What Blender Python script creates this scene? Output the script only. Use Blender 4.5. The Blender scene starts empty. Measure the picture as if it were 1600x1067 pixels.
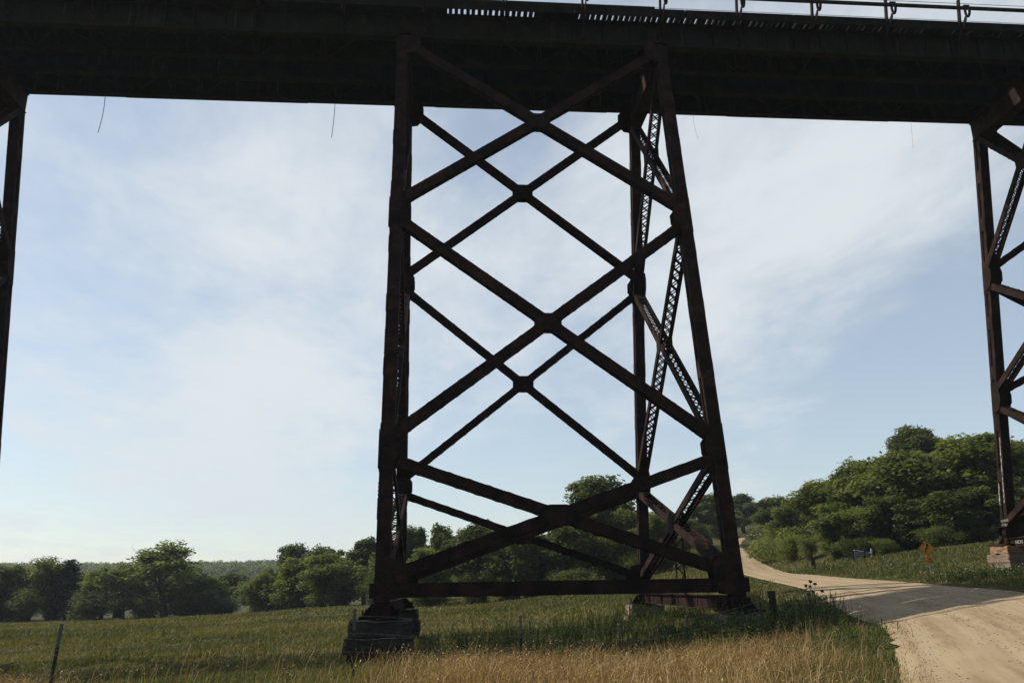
import bpy, math, random
import numpy as np
from mathutils import Vector, Matrix, noise as mnoise
random.seed(7); rng = np.random.default_rng(11)
SC = bpy.context.scene
COL = SC.collection
V = Vector

# ------------------------------------------------------------------ camera frame
CAM = V((2.2166, -40.645, 0.0758))
YAW, PITCH, ROLL = math.radians(-4.96456), math.radians(16.45192), math.radians(-0.92739)
FPX = 1294.914
_r = V((math.cos(YAW), math.sin(YAW), 0)); _f = V((-math.sin(YAW), math.cos(YAW), 0))
_F = _f * math.cos(PITCH) + V((0, 0, math.sin(PITCH)))
_U = -_f * math.sin(PITCH) + V((0, 0, math.cos(PITCH)))
_R2 = _r * math.cos(ROLL) + _U * math.sin(ROLL)
_U2 = -_r * math.sin(ROLL) + _U * math.cos(ROLL)
def at(u, v, d):
    """world point seen at photo position (u, v), d metres in front of the viewer"""
    r = _F + _R2 * ((u - 800) / FPX) + _U2 * ((533.5 - v) / FPX)
    return CAM + r * (d / r.dot(_f))
def aty(u, v, y):
    r = _F + _R2 * ((u - 800) / FPX) + _U2 * ((533.5 - v) / FPX)
    return CAM + r * ((y - CAM.y) / r.y)

cam = bpy.data.cameras.new('camera'); co = bpy.data.objects.new('camera', cam); COL.objects.link(co)
cam.sensor_width = 36; cam.lens = FPX / 1600 * 36; cam.clip_start = 0.1; cam.clip_end = 6000
m = Matrix.Identity(4)
for i in range(3):
    m[i][0] = _R2[i]; m[i][1] = _U2[i]; m[i][2] = -_F[i]; m[i][3] = CAM[i]
co.matrix_world = m
SC.camera = co
SC.view_settings.view_transform = 'Standard'; SC.view_settings.look = 'None'
SC.view_settings.exposure = 0; SC.view_settings.gamma = 1
SC.render.engine = 'CYCLES'
SC.cycles.max_bounces = 6; SC.cycles.diffuse_bounces = 3; SC.cycles.transparent_max_bounces = 6
SC.cycles.volume_bounces = 0

# ------------------------------------------------------------------ helpers
def tag(o, label=None, cat=None, group=None, kind=None):
    if label: o['label'] = label
    if cat: o['category'] = cat
    if group: o['group'] = group
    if kind: o['kind'] = kind
    return o
def empty(name, loc, label=None, cat=None, group=None, rotz=0.0):
    o = bpy.data.objects.new(name, None); COL.objects.link(o)
    o.location = loc; o.rotation_euler = (0, 0, rotz); o.empty_display_size = .2
    return tag(o, label, cat, group)
class MB:
    """collects shapes in world space, links them as one mesh object"""
    def __init__(s): s.v = []; s.f = []; s.mi = []
    def poly(s, pts, faces, mi=0):
        b = len(s.v); s.v += [tuple(p) for p in pts]
        s.f += [tuple(b + i for i in f) for f in faces]; s.mi += [mi] * len(faces)
    def obox(s, c, ax, ay, az, mi=0):
        """box from centre and three half vectors"""
        c, ax, ay, az = V(c), V(ax), V(ay), V(az)
        p = [c + ax * i + ay * j + az * k for k in (-1, 1) for j in (-1, 1) for i in (-1, 1)]
        s.poly(p, [(0, 2, 3, 1), (4, 5, 7, 6), (0, 1, 5, 4), (2, 6, 7, 3), (0, 4, 6, 2), (1, 3, 7, 5)], mi)
    def box(s, lo, hi, mi=0):
        lo, hi = V(lo), V(hi); c = (lo + hi) / 2; h = (hi - lo) / 2
        s.obox(c, (h.x, 0, 0), (0, h.y, 0), (0, 0, h.z), mi)
    def bar(s, p0, p1, n, w, t, mi=0):
        """bar from p0 to p1, thickness t along n, width w across"""
        p0, p1, n = V(p0), V(p1), V(n); d = p1 - p0
        n = (n - d * (n.dot(d) / d.dot(d))).normalized(); b = d.normalized().cross(n)
        s.obox((p0 + p1) / 2, d / 2, b * (w / 2), n * (t / 2), mi)
    def prism(s, pts, h, mi=0):
        """flat outline pts extruded by vector h (half to each side)"""
        h = V(h) / 2; n = len(pts)
        p = [V(q) - h for q in pts] + [V(q) + h for q in pts]
        s.poly(p, [tuple(range(n))[::-1], tuple(range(n, 2 * n))] + [(i, (i + 1) % n, n + (i + 1) % n, n + i) for i in range(n)], mi)
    def tube(s, pts, rad, seg=8, mi=0, cap=True):
        pts = [V(p) for p in pts]; rs = rad if isinstance(rad, (list, tuple)) else [rad] * len(pts)
        b = len(s.v); prev = None
        for i, p in enumerate(pts):
            d = (pts[min(i + 1, len(pts) - 1)] - pts[max(i - 1, 0)]).normalized()
            x = prev - d * prev.dot(d) if prev is not None else d.orthogonal()
            x = x.normalized(); prev = x; y = d.cross(x)
            for k in range(seg):
                a = 2 * math.pi * k / seg
                s.v.append(tuple(p + (x * math.cos(a) + y * math.sin(a)) * rs[i]))
        for i in range(len(pts) - 1):
            for k in range(seg):
                s.f.append((b + i * seg + k, b + i * seg + (k + 1) % seg, b + (i + 1) * seg + (k + 1) % seg, b + (i + 1) * seg + k)); s.mi.append(mi)
        if cap:
            s.f.append(tuple(b + k for k in range(seg))[::-1]); s.f.append(tuple(b + (len(pts) - 1) * seg + k for k in range(seg))); s.mi += [mi, mi]
    def build(s, name, mats, parent=None, origin=None, smooth=False):
        o0 = V(origin) if origin is not None else (parent_origin(parent) if parent else V((0, 0, 0)))
        me = bpy.data.meshes.new(name)
        me.from_pydata([tuple(V(p) - o0) for p in s.v], [], s.f)
        for mm in (mats if isinstance(mats, (list, tuple)) else [mats]): me.materials.append(mm)
        if any(s.mi): me.polygons.foreach_set('material_index', s.mi)
        if smooth: me.polygons.foreach_set('use_smooth', [True] * len(me.polygons))
        me.update()
        o = bpy.data.objects.new(name, me); COL.objects.link(o)
        if parent: o.parent = parent
        elif origin is not None: o.location = o0
        return o
def parent_origin(p):
    o = V((0, 0, 0))
    while p is not None: o += p.location; p = p.parent
    return o
def np_mesh(name, verts, quads=None, tris=None, mats=(), attr=None, smooth=False):
    """big mesh straight from arrays; attr: per-vertex float 'rnd'"""
    me = bpy.data.meshes.new(name)
    nq = 0 if quads is None else len(quads); nt = 0 if tris is None else len(tris)
    me.vertices.add(len(verts)); me.vertices.foreach_set('co', np.asarray(verts, np.float32).ravel())
    loops = np.concatenate([np.asarray(a, np.int32).ravel() for a in (quads, tris) if a is not None])
    me.loops.add(len(loops)); me.loops.foreach_set('vertex_index', loops)
    ls = np.concatenate([np.arange(nq, dtype=np.int32) * 4, nq * 4 + np.arange(nt, dtype=np.int32) * 3])
    me.polygons.add(nq + nt); me.polygons.foreach_set('loop_start', ls)
    for mm in mats: me.materials.append(mm)
    if attr is not None:
        a = me.attributes.new('rnd', 'FLOAT', 'POINT'); a.data.foreach_set('value', np.asarray(attr, np.float32))
    if smooth: me.polygons.foreach_set('use_smooth', np.ones(nq + nt, bool))
    me.update(calc_edges=True); me.validate()
    return me
def link(name, me, **k):
    o = bpy.data.objects.new(name, me); COL.objects.link(o); return tag(o, **k)

# ------------------------------------------------------------------ materials
def mat(name):
    mm = bpy.data.materials.new(name); mm.use_nodes = True
    nt = mm.node_tree; b = nt.nodes['Principled BSDF']
    return mm, nt, b
def N(nt, t, **k):
    n = nt.nodes.new(t)
    for a, b in k.items():
        if a.startswith('i_'): n.inputs[a[2:].replace('_', ' ')].default_value = b
        else: setattr(n, a, b)
    return n
def ramp(nt, fac, stops):
    r = nt.nodes.new('ShaderNodeValToRGB'); e = r.color_ramp.elements
    while len(e) < len(stops): e.new(.5)
    for el, (p, c) in zip(e, stops): el.position = p; el.color = (*c, 1) if len(c) == 3 else c
    nt.links.new(fac, r.inputs[0]); return r.outputs[0]
def noise_tex(nt, scale, detail=5, rough=.6, vec=None, mapscale=None, dist=0):
    n = N(nt, 'ShaderNodeTexNoise'); n.inputs['Scale'].default_value = scale
    n.inputs['Detail'].default_value = detail; n.inputs['Roughness'].default_value = rough; n.inputs['Distortion'].default_value = dist
    if vec is None:
        g = N(nt, 'ShaderNodeNewGeometry'); vec = g.outputs['Position']
    if mapscale:
        mp = N(nt, 'ShaderNodeMapping'); mp.inputs['Scale'].default_value = mapscale; nt.links.new(vec, mp.inputs['Vector']); vec = mp.outputs[0]
    nt.links.new(vec, n.inputs['Vector']); return n.outputs['Fac']
def mix(nt, fac, a, b, mode='MIX'):
    x = N(nt, 'ShaderNodeMix', data_type='RGBA', blend_type=mode)
    for s, val in ((0, fac), (6, a), (7, b)):
        if isinstance(val, bpy.types.NodeSocket): nt.links.new(val, x.inputs[s])
        else: x.inputs[s].default_value = val if not isinstance(val, tuple) else (*val, 1)[:4]
    return x.outputs[2]
def bump(nt, b, h, strength=.4, dist=.02):
    n = N(nt, 'ShaderNodeBump'); n.inputs['Strength'].default_value = strength; n.inputs['Distance'].default_value = dist
    nt.links.new(h, n.inputs['Height']); nt.links.new(n.outputs[0], b.inputs['Normal'])

def steel(name, c0, c1, c2, streak=0.0, rough=.75):
    mm, nt, b = mat(name)
    n1 = noise_tex(nt, 1.3, 7, .7); col = ramp(nt, n1, [(.3, c0), (.5, c1), (.72, c2)])
    n2 = noise_tex(nt, 14, 4, .7); col = mix(nt, ramp(nt, n2, [(.4, (0, 0, 0)), (.75, (.6, .6, .6))]), col, tuple(x * .45 for x in c0))
    if streak:
        n3 = noise_tex(nt, 1.0, 4, .6, mapscale=(5, 5, .22))
        col = mix(nt, ramp(nt, n3, [(.6, (0, 0, 0)), (.74, (streak,) * 3)]), col, (.22, .22, .20))
    nt.links.new(col, b.inputs['Base Color']); b.inputs['Roughness'].default_value = rough
    b.inputs['Specular IOR Level'].default_value = .10
    bump(nt, b, n2, .25, .01)
    return mm
M = {}
M['rust'] = steel('rusty_steel', (.013, .009, .0075), (.029, .016, .012), (.082, .034, .022), rough=.88)
M['girder'] = steel('girder_steel', (.013, .011, .009), (.022, .017, .013), (.040, .032, .022), streak=.14)
M['tie'] = steel('old_timber', (.013, .011, .009), (.022, .018, .014), (.04, .033, .025), rough=.95)
M['pipe'] = steel('pipe_steel', (.03, .028, .024), (.045, .04, .034), (.07, .06, .05), rough=.6)
M['darkwood'] = steel('post_timber', (.022, .018, .014), (.04, .033, .026), (.07, .058, .045), rough=.95)

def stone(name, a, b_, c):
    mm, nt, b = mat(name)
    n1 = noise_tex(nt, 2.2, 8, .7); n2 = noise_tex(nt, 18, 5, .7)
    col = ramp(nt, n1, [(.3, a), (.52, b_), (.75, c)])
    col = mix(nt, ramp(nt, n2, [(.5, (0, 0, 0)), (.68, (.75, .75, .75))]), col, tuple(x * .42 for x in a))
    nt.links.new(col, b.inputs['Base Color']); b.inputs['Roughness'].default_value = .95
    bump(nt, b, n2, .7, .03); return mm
M['stone'] = stone('weathered_sandstone', (.13, .10, .07), (.24, .17, .11), (.34, .25, .17))
M['stone_shaded'] = stone('shade_darkened_stone', (.020, .016, .010), (.040, .031, .020), (.075, .057, .036))  # darker copy of the pier stone, shade of the near faces put into its colour
M['stone_red'] = stone('reddish_sandstone', (.17, .10, .055), (.29, .165, .092), (.37, .23, .135))

# ground
mm, nt, b = mat('field_soil_and_turf')
n1 = noise_tex(nt, .07, 6, .62); n2 = noise_tex(nt, 1.2, 6, .7); n3 = noise_tex(nt, .45, 5, .6)
col = ramp(nt, n1, [(.34, (.052, .058, .015)), (.5, (.072, .068, .022)), (.66, (.098, .074, .032))])
col = mix(nt, ramp(nt, n2, [(.35, (0, 0, 0)), (.7, (.7, .7, .7))]), col, (.030, .036, .011))
col = mix(nt, ramp(nt, n3, [(.55, (0, 0, 0)), (.72, (.55, .55, .55))]), col, (.085, .075, .03))
nt.links.new(col, b.inputs['Base Color']); b.inputs['Roughness'].default_value = 1; b.inputs['Specular IOR Level'].default_value = .1
bump(nt, b, n2, 1.0, .25); M['ground'] = mm

# gravel road
mm, nt, b = mat('limestone_gravel')
g = N(nt, 'ShaderNodeNewGeometry'); at_ = N(nt, 'ShaderNodeUVMap')
n1 = noise_tex(nt, .35, 6, .65); n2 = noise_tex(nt, 9, 6, .75); n4 = noise_tex(nt, 55, 3, .8)
sx = N(nt, 'ShaderNodeMapping'); sx.inputs['Scale'].default_value = (11, .06, 1); nt.links.new(at_.outputs[0], sx.inputs['Vector'])
n3 = noise_tex(nt, 1.0, 4, .6, vec=sx.outputs[0])
col = ramp(nt, n1, [(.3, (.255, .176, .092)), (.5, (.305, .216, .118)), (.72, (.355, .262, .148))])
col = mix(nt, ramp(nt, n3, [(.38, (.0, .0, .0)), (.62, (.8, .8, .8))]), col, (.41, .312, .190))
col = mix(nt, ramp(nt, n3, [(.30, (.6, .6, .6)), (.42, (0, 0, 0))]), col, (.215, .155, .09))
col = mix(nt, ramp(nt, n2, [(.56, (0, 0, 0)), (.72, (.55, .55, .55))]), col, (.22, .17, .12))
col = mix(nt, ramp(nt, n4, [(.58, (0, 0, 0)), (.72, (.5, .5, .5))]), col, (.20, .16, .12))
nt.links.new(col, b.inputs['Base Color']); b.inputs['Roughness'].default_value = .95; b.inputs['Specular IOR Level'].default_value = .15
bump(nt, b, n2, .5, .03); M['road'] = mm

def plain(name, c, rough=.7, var=.35):
    mm, nt, b = mat(name); n = noise_tex(nt, 6, 5, .65)
    nt.links.new(ramp(nt, n, [(.3, tuple(x * (1 - var) for x in c)), (.7, tuple(min(1, x * (1 + var)) for x in c))]), b.inputs['Base Color'])
    b.inputs['Roughness'].default_value = rough; return mm
M['galv'] = plain('galvanised_metal', (.34, .34, .33), .5)
M['postgreen'] = plain('green_painted_post', (.018, .022, .018), .6)
M['posttip'] = plain('pale_post_tip', (.11, .11, .10), .6)
M['wire'] = plain('fence_wire', (.12, .11, .10), .5)
M['sign_yellow'] = plain('faded_yellow_sign', (.50, .19, .010), .55, .2)
M['sign_black'] = plain('sign_black', (.012, .011, .010), .6)
M['whitepaint'] = plain('white_spray_paint', (.36, .33, .30), .8, .6)
M['gravel'] = plain('dark_pebble', (.15, .115, .08), .9, .6)

def leafy(name, c0, c1, c2, trans=.35, use_attr=False, nscale=.35, rough=.6):
    mm, nt, b = mat(name)
    n = noise_tex(nt, nscale, 4, .6)
    if use_attr:
        a = N(nt, 'ShaderNodeAttribute', attribute_name='rnd')
        mth = N(nt, 'ShaderNodeMath', operation='MULTIPLY_ADD'); mth.inputs[1].default_value = .62; nt.links.new(a.outputs['Fac'], mth.inputs[0])
        m2 = N(nt, 'ShaderNodeMath', operation='MULTIPLY_ADD'); m2.inputs[1].default_value = .9; m2.inputs[2].default_value = -.26
        nt.links.new(n, m2.inputs[0]); nt.links.new(m2.outputs[0], mth.inputs[2]); fac = mth.outputs[0]
    else:
        oi = N(nt, 'ShaderNodeObjectInfo'); fac = n
    col = ramp(nt, fac, [(.22, c0), (.5, c1), (.8, c2)])
    nt.links.new(col, b.inputs['Base Color']); b.inputs['Roughness'].default_value = rough; b.inputs['Specular IOR Level'].default_value = .25
    tr = N(nt, 'ShaderNodeBsdfTranslucent'); nt.links.new(mix(nt, 1.0, col, (1.25, 1.3, .6), 'MULTIPLY'), tr.inputs['Color'])
    ms = N(nt, 'ShaderNodeMixShader'); ms.inputs[0].default_value = trans
    nt.links.new(b.outputs[0], ms.inputs[1]); nt.links.new(tr.outputs[0], ms.inputs[2])
    nt.links.new(ms.outputs[0], nt.nodes['Material Output'].inputs['Surface']); return mm
M['leaf_mid'] = leafy('leaves_mid_green', (0.0869, 0.1056, 0.0257), (0.1317, 0.1518, 0.0386), (0.1891, 0.1995, 0.0572), .52, True, .3)
M['leaf_dark'] = leafy('leaves_dark_green', (0.058, 0.0741, 0.0225), (0.0934, 0.1126, 0.0338), (0.1385, 0.154, 0.0483), .52, True, .3)
M['leaf_light'] = leafy('leaves_yellow_green', (0.102, 0.126, 0.024), (0.15, 0.174, 0.036), (0.198, 0.2136, 0.0504), .52, True, .3)
M['leaf_grey'] = leafy('leaves_grey_green', (0.0775, 0.0975, 0.0425), (0.115, 0.1375, 0.0625), (0.1562, 0.175, 0.085), .52, True, .3)
M['leaf_cedar'] = leafy('needles_dark', (.010, .020, .010), (.016, .030, .014), (.026, .044, .020), trans=.1)
M['bark'] = plain('bark', (.050, .040, .030), .95, .5)
M['grass_green'] = leafy('green_grass_blades', (.074,.080,.017), (.128,.124,.030), (.210,.172,.066), .3, True, .25)
M['grass_dry'] = leafy('dry_straw_blades', (.16, .095, .036), (.325, .192, .078), (.50, .345, .160), .25, True, .3)
M['weed'] = leafy('weed_leaves', (.040,.062,.014), (.070,.100,.022), (.115,.145,.036), .3, True, .4)
M['flower'] = plain('white_petals', (.75, .75, .70), .8, .1)
M['flower_y'] = plain('yellow_petals', (.55, .42, .03), .8, .15)
M['seed'] = plain('brown_seed_heads', (.05, .032, .02), .9, .4)

# ------------------------------------------------------------------ terrain
ROAD_L = [at(*q) for q in [(1412, 1067, 14.6), (1397, 1003, 21.5), (1375, 977, 28), (1340, 966, 31), (1300, 944, 37), (1256, 920, 46), (1205, 908, 58), (1168, 899, 72), (1150, 892, 88), (1138, 882, 107), (1134, 866, 136), (1142, 850, 165), (1158, 839, 186), (1184, 831.5, 204), (1215, 823, 220), (1250, 815, 235)]]
ROAD_R = [at(*q) for q in [(1926, 1024, 14.6), (1746, 969, 21.5), (1634, 933, 28), (1580, 922.5, 31.5), (1500, 916.5, 36), (1412, 909, 46), (1328, 903.3, 58), (1274, 898.5, 70), (1242, 896.3, 82), (1221, 891.5, 97), (1190, 878, 122), (1169, 864, 143), (1159, 851, 165), (1166, 842.5, 182), (1190, 834.5, 196), (1220, 828, 208)]]
def back(lst, n):
    d = (lst[0] - lst[2]).normalized(); d.z = 0
    return [lst[0] + d * (8 * k) for k in range(n, 0, -1)]
ROAD_L = back(ROAD_L, 4) + ROAD_L; ROAD_R = back(ROAD_R, 4) + ROAD_R
CP = [at(*q) for q in [(880, 935, 98), (775, 943, 100), (680, 949, 104), (560, 946, 125), (450, 957, 140), (270, 966, 150), (0, 972, 150), (-300, 976, 150),
      (200, 996, 60), (450, 990, 55), (-200, 1000, 60), (760, 968, 62),
      (1560, 905, 42), (1620, 903, 40), (1600, 893, 46), (1530, 893, 47), (1455, 895, 52), (1380, 897, 60), (1300, 889, 74), (1345, 876, 80), (1330, 872, 88), (1450, 866, 85), (1540, 846, 85),
      (1500, 855, 76), (1590, 742, 130), (1400, 765, 150), (1290, 842, 112), (1210, 845, 150), (1240, 878, 102), (1130, 830, 250), (1075, 885, 170), (1110, 890, 120),
      (960, 908, 140), (860, 862, 320), (700, 925, 300), (300, 952, 300), (0, 958, 300), (-400, 958, 300), (300, 962, 200), (0, 967, 200), (380, 887, 900), (0, 892, 900), (800, 880, 900), (-600, 890, 900),
      (1500, 755, 300), (1250, 815, 300), (1200, 840, 400), (1650, 700, 250), (1900, 640, 130), (1750, 850, 60), (2100, 830, 55), (1800, 700, 900), (1200, 830, 900), (380, 905, 1400), (-400, 905, 1400), (900, 905, 1400), (1500, 830, 1400), (1190, 903, 66)]]
CP += [V(q) for q in [(2.2, -40.6, -1.56), (-9, -37, -1.75), (-25, -40, -2.2), (0, -62, -1.5), (40, -62, -1.5), (28, -38, -1.5), (-50, -60, -2.5),
      (-4.7, -24, -1.95), (-1, -23.2, -1.72), (4.1, -19.7, -1.95), (7, -17, -2.25), (9.5, -13.6, -2.25), (13.9, -10.5, -1.6), (11, -22, -1.62),
      (0, -7.7, -2.62), (0, 7.7, -2.55), (13.7, -7.7, -1.72), (13.7, 7.7, -1.78), (35.8, 7.3, .45), (34.2, 5.6, .35), (35.8, -7.4, .2), (49.6, 7.4, .9), (49.6, -7.4, .6),
      (-22, -8, -3.3), (-22, 8, -3.6), (-35, -8, -3.8), (-35, 8, -4.2), (-80, 0, -4.6), (70, -30, .5), (70, 0, 4), (-120, -40, -4)]]
def resample(pts, n):
    pts = np.array([tuple(p) for p in pts]); t = np.linspace(0, len(pts) - 1, n)
    # Catmull-Rom
    i = np.clip(t.astype(int), 0, len(pts) - 2); f = (t - i)[:, None]
    p0, p1, p2, p3 = pts[np.clip(i - 1, 0, None)], pts[i], pts[i + 1], pts[np.clip(i + 2, None, len(pts) - 1)]
    return .5 * (2 * p1 + (p2 - p0) * f + (2 * p0 - 5 * p1 + 4 * p2 - p3) * f ** 2 + (3 * p1 - p0 - 3 * p2 + p3) * f ** 3)
CP += [V(p) for p in resample(ROAD_L, 58)] + [V(p) for p in resample(ROAD_R, 58)]
P_ = np.array([[p.x, p.y] for p in CP]); Z_ = np.array([p.z for p in CP])
def _k(a, b_): return np.sqrt(((a[:, None, :] - b_[None]) ** 2).sum(-1) + 5.0 ** 2)
_A = _k(P_, P_); _mean = Z_.mean()
_w = np.linalg.solve(_A + np.eye(len(P_)) * -.12, Z_ - _mean)
def gz(x, y):
    x = np.atleast_1d(np.asarray(x, float)); y = np.atleast_1d(np.asarray(y, float)); out = np.empty(x.shape)
    q = np.stack([x.ravel(), y.ravel()], 1); o = np.empty(len(q))
    for i in range(0, len(q), 20000): o[i:i + 20000] = _k(q[i:i + 20000], P_) @ _w + _mean
    return o.reshape(x.shape)
def g1(x, y): return float(gz(x, y)[0])
RP = np.array([[p.x, p.y] for p in ROAD_L + ROAD_R[::-1]])
def in_road(x, y, grow=0):
    poly = RP; ins = np.zeros(x.shape, bool); n = len(poly); j = n - 1
    for i in range(n):
        xi, yi = poly[i]; xj, yj = poly[j]
        c = ((yi > y) != (yj > y)) & (x < (xj - xi) * (y - yi) / (yj - yi + 1e-12) + xi); ins ^= c; j = i
    return ins
def road_dist(x, y):
    d = np.full(x.shape, 1e9); n = len(RP)
    for i in range(n):
        a = RP[i]; e = RP[(i + 1) % n] - a
        t = np.clip(((x - a[0]) * e[0] + (y - a[1]) * e[1]) / (e @ e + 1e-9), 0, 1)
        d = np.minimum(d, np.hypot(x - a[0] - t * e[0], y - a[1] - t * e[1]))
    return d

def axis(lo, hi, fine_lo, fine_hi, fine, grow=1.13, cap=40):
    a = list(np.arange(fine_lo, fine_hi, fine)); s = fine; x = fine_lo; left = []
    while x > lo: s = min(s * grow, cap); x -= s; left.append(x)
    s = fine; x = a[-1]
    while x < hi: s = min(s * grow, cap); x += s; a.append(x)
    return np.array(left[::-1] + a)
gx = axis(-1500, 1600, -20, 50, .6); gy = axis(-160, 1500, -46, 60, .6)
X, Y = np.meshgrid(gx, gy); Zt = gz(X, Y)
inr = in_road(X, Y); rd = road_dist(X, Y)
Zt = Zt - np.where(inr, np.clip(rd, 0, 1.2) * .30, 0)
Zt += np.where(~inr, np.clip(rd - .3, 0, 1) * .10 * np.sin(X * 1.7 + np.sin(Y * 1.3) * 2) * np.cos(Y * 1.9 + X * .4), 0) * (np.hypot(X - 2, Y + 40) < 120)
nx, ny = len(gx), len(gy); idx = np.arange(nx * ny).reshape(ny, nx)
quads = np.stack([idx[:-1, :-1], idx[:-1, 1:], idx[1:, 1:], idx[1:, :-1]], -1).reshape(-1, 4)
me = np_mesh('ground', np.stack([X.ravel(), Y.ravel(), Zt.ravel()], 1), quads, None, [M['ground']], smooth=True)
link('ground', me, label='grassy valley ground under the viaduct', cat='ground', kind='structure')

# road sheet
nl, nw = 420, 26
Lr, Rr = resample(ROAD_L, nl), resample(ROAD_R, nl)
fall = np.clip(30 / np.hypot(Lr[:, 0] - CAM.x, Lr[:, 1] - CAM.y), .12, 1)
jit = fall * np.array([mnoise.noise(V((i * .35, 3.1, 0))) * .16 + mnoise.noise(V((i * 1.3, 1.1, 0))) * .05 for i in range(nl)])
jit2 = fall * np.array([mnoise.noise(V((i * .35, 9.1, 0))) * .16 + mnoise.noise(V((i * 1.3, 7.1, 0))) * .05 for i in range(nl)])
wd = np.linalg.norm((Rr - Lr)[:, :2], axis=1)
s = np.linspace(0, 1, nw)
RX = np.empty((nl, nw)); RY = np.empty((nl, nw))
for k in range(nw):
    tt = s[k] + (1 - s[k]) * jit / wd * 1.0 - s[k] * jit2 / wd
    RX[:, k] = Lr[:, 0] + (Rr[:, 0] - Lr[:, 0]) * tt; RY[:, k] = Lr[:, 1] + (Rr[:, 1] - Lr[:, 1]) * tt
prof = .05 * np.sin(np.pi * s) + .012 * np.cos(s * 2 * np.pi * 4)
RZ = Lr[:, 2:3] * (1 - s) + Rr[:, 2:3] * s + .035 + prof[None, :] * fall[:, None]; RZ[:, 0] -= .05; RZ[:, -1] -= .05
ri = np.arange(nl * nw).reshape(nl, nw)
rq = np.stack([ri[:-1, :-1], ri[:-1, 1:], ri[1:, 1:], ri[1:, :-1]], -1).reshape(-1, 4)
me = np_mesh('gravel_road', np.stack([RX.ravel(), RY.ravel(), RZ.ravel()], 1), rq, None, [M['road']], smooth=True)
uv = me.uv_layers.new(name='UVMap')
lv = np.empty(len(me.loops), np.int32); me.loops.foreach_get('vertex_index', lv)
UVs = np.stack([np.tile(s, nl), np.repeat(np.arange(nl) * .5, nw)], 1)
uv.data.foreach_set('uv', UVs[lv].astype(np.float32).ravel())
link('gravel_road', me, label='pale gravel road curving up the hill', cat='road', kind='structure')
# loose stones on the road surface
mb = MB()
for i in range(2600):
    k = random.randint(8, 170); t = random.random()
    t = random.choice((.12, .42, .58, .86, .95)) + random.gauss(0, .05); t = min(.99, max(.01, t))
    a = V(Lr[k]).lerp(V(Rr[k]), t); a.z = g1(a.x, a.y) + .075; r = random.uniform(.004, .011)
    q = Matrix.Rotation(random.random() * 6.28, 3, 'Z')
    mb.obox(a, q @ V((r * 1.3, 0, 0)), q @ V((.2 * r, r, 0)), V((0, .2 * r, r * .6)))
o = mb.build('loose_stones', M['gravel']); tag(o, 'dark loose stones scattered on the gravel road', 'stones', kind='stuff')

# ------------------------------------------------------------------ viaduct
L = 13.716; XA, XB = 0.0, L; S1, S2 = 22.15, 22.129
ZT = 27.634; W0, W1 = 3.0758, 7.6617
def wy(z): return W1 + (W0 - W1) * z / ZT

def laced(mb, p0, p1, n, dep, thick, pitch=.42, lace=True, dbl=False):
    """two channels with lacing bars on the edge faces; n = direction across the two channels"""
    p0, p1, n = V(p0), V(p1), V(n); d = (p1 - p0); ln = d.length; d.normalize()
    n = (n - d * n.dot(d)).normalized(); b = d.cross(n)
    for s_ in (-1, 1):
        c = n * (s_ * thick / 2)
        mb.bar(p0 + c, p1 + c, n, dep, .022)
        for e in (-1, 1):
            fo = n * (s_ * (thick / 2 - .055)) + b * (e * (dep / 2 - .011))
            mb.bar(p0 + fo, p1 + fo, b, .09, .022)
    if lace:
        k = max(2, int(ln / pitch)); st = ln / k; h = thick / 2 - .02
        for e in (-1, 1):
            off = b * (e * (dep / 2 + .010))
            for i in range(k):
                a0 = p0 + d * (st * i) + off; a1 = p0 + d * (st * (i + 1)) + off
                sg = 1 if i % 2 else -1
                mb.bar(a0 + n * (h * sg), a1 - n * (h * sg), b, .065, .016)
                if dbl: mb.bar(a0 - n * (h * sg) + b * (e * .016), a1 + n * (h * sg) + b * (e * .016), b, .065, .014)
            # end batten plates
            for (q0, q1) in ((0, .7), (ln - .7, ln)):
                mb.bar(p0 + d * q0 + off, p0 + d * q1 + off, b, thick - .02, .02)

def octo(c, ax, ay, hx, hy, ch):
    c, ax, ay = V(c), V(ax), V(ay)
    return [c + ax * x + ay * y for x, y in ((-hx + ch, -hy), (hx - ch, -hy), (hx, -hy + ch), (hx, hy - ch), (hx - ch, hy), (-hx + ch, hy), (-hx, hy - ch), (-hx, -hy + ch))]

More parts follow.
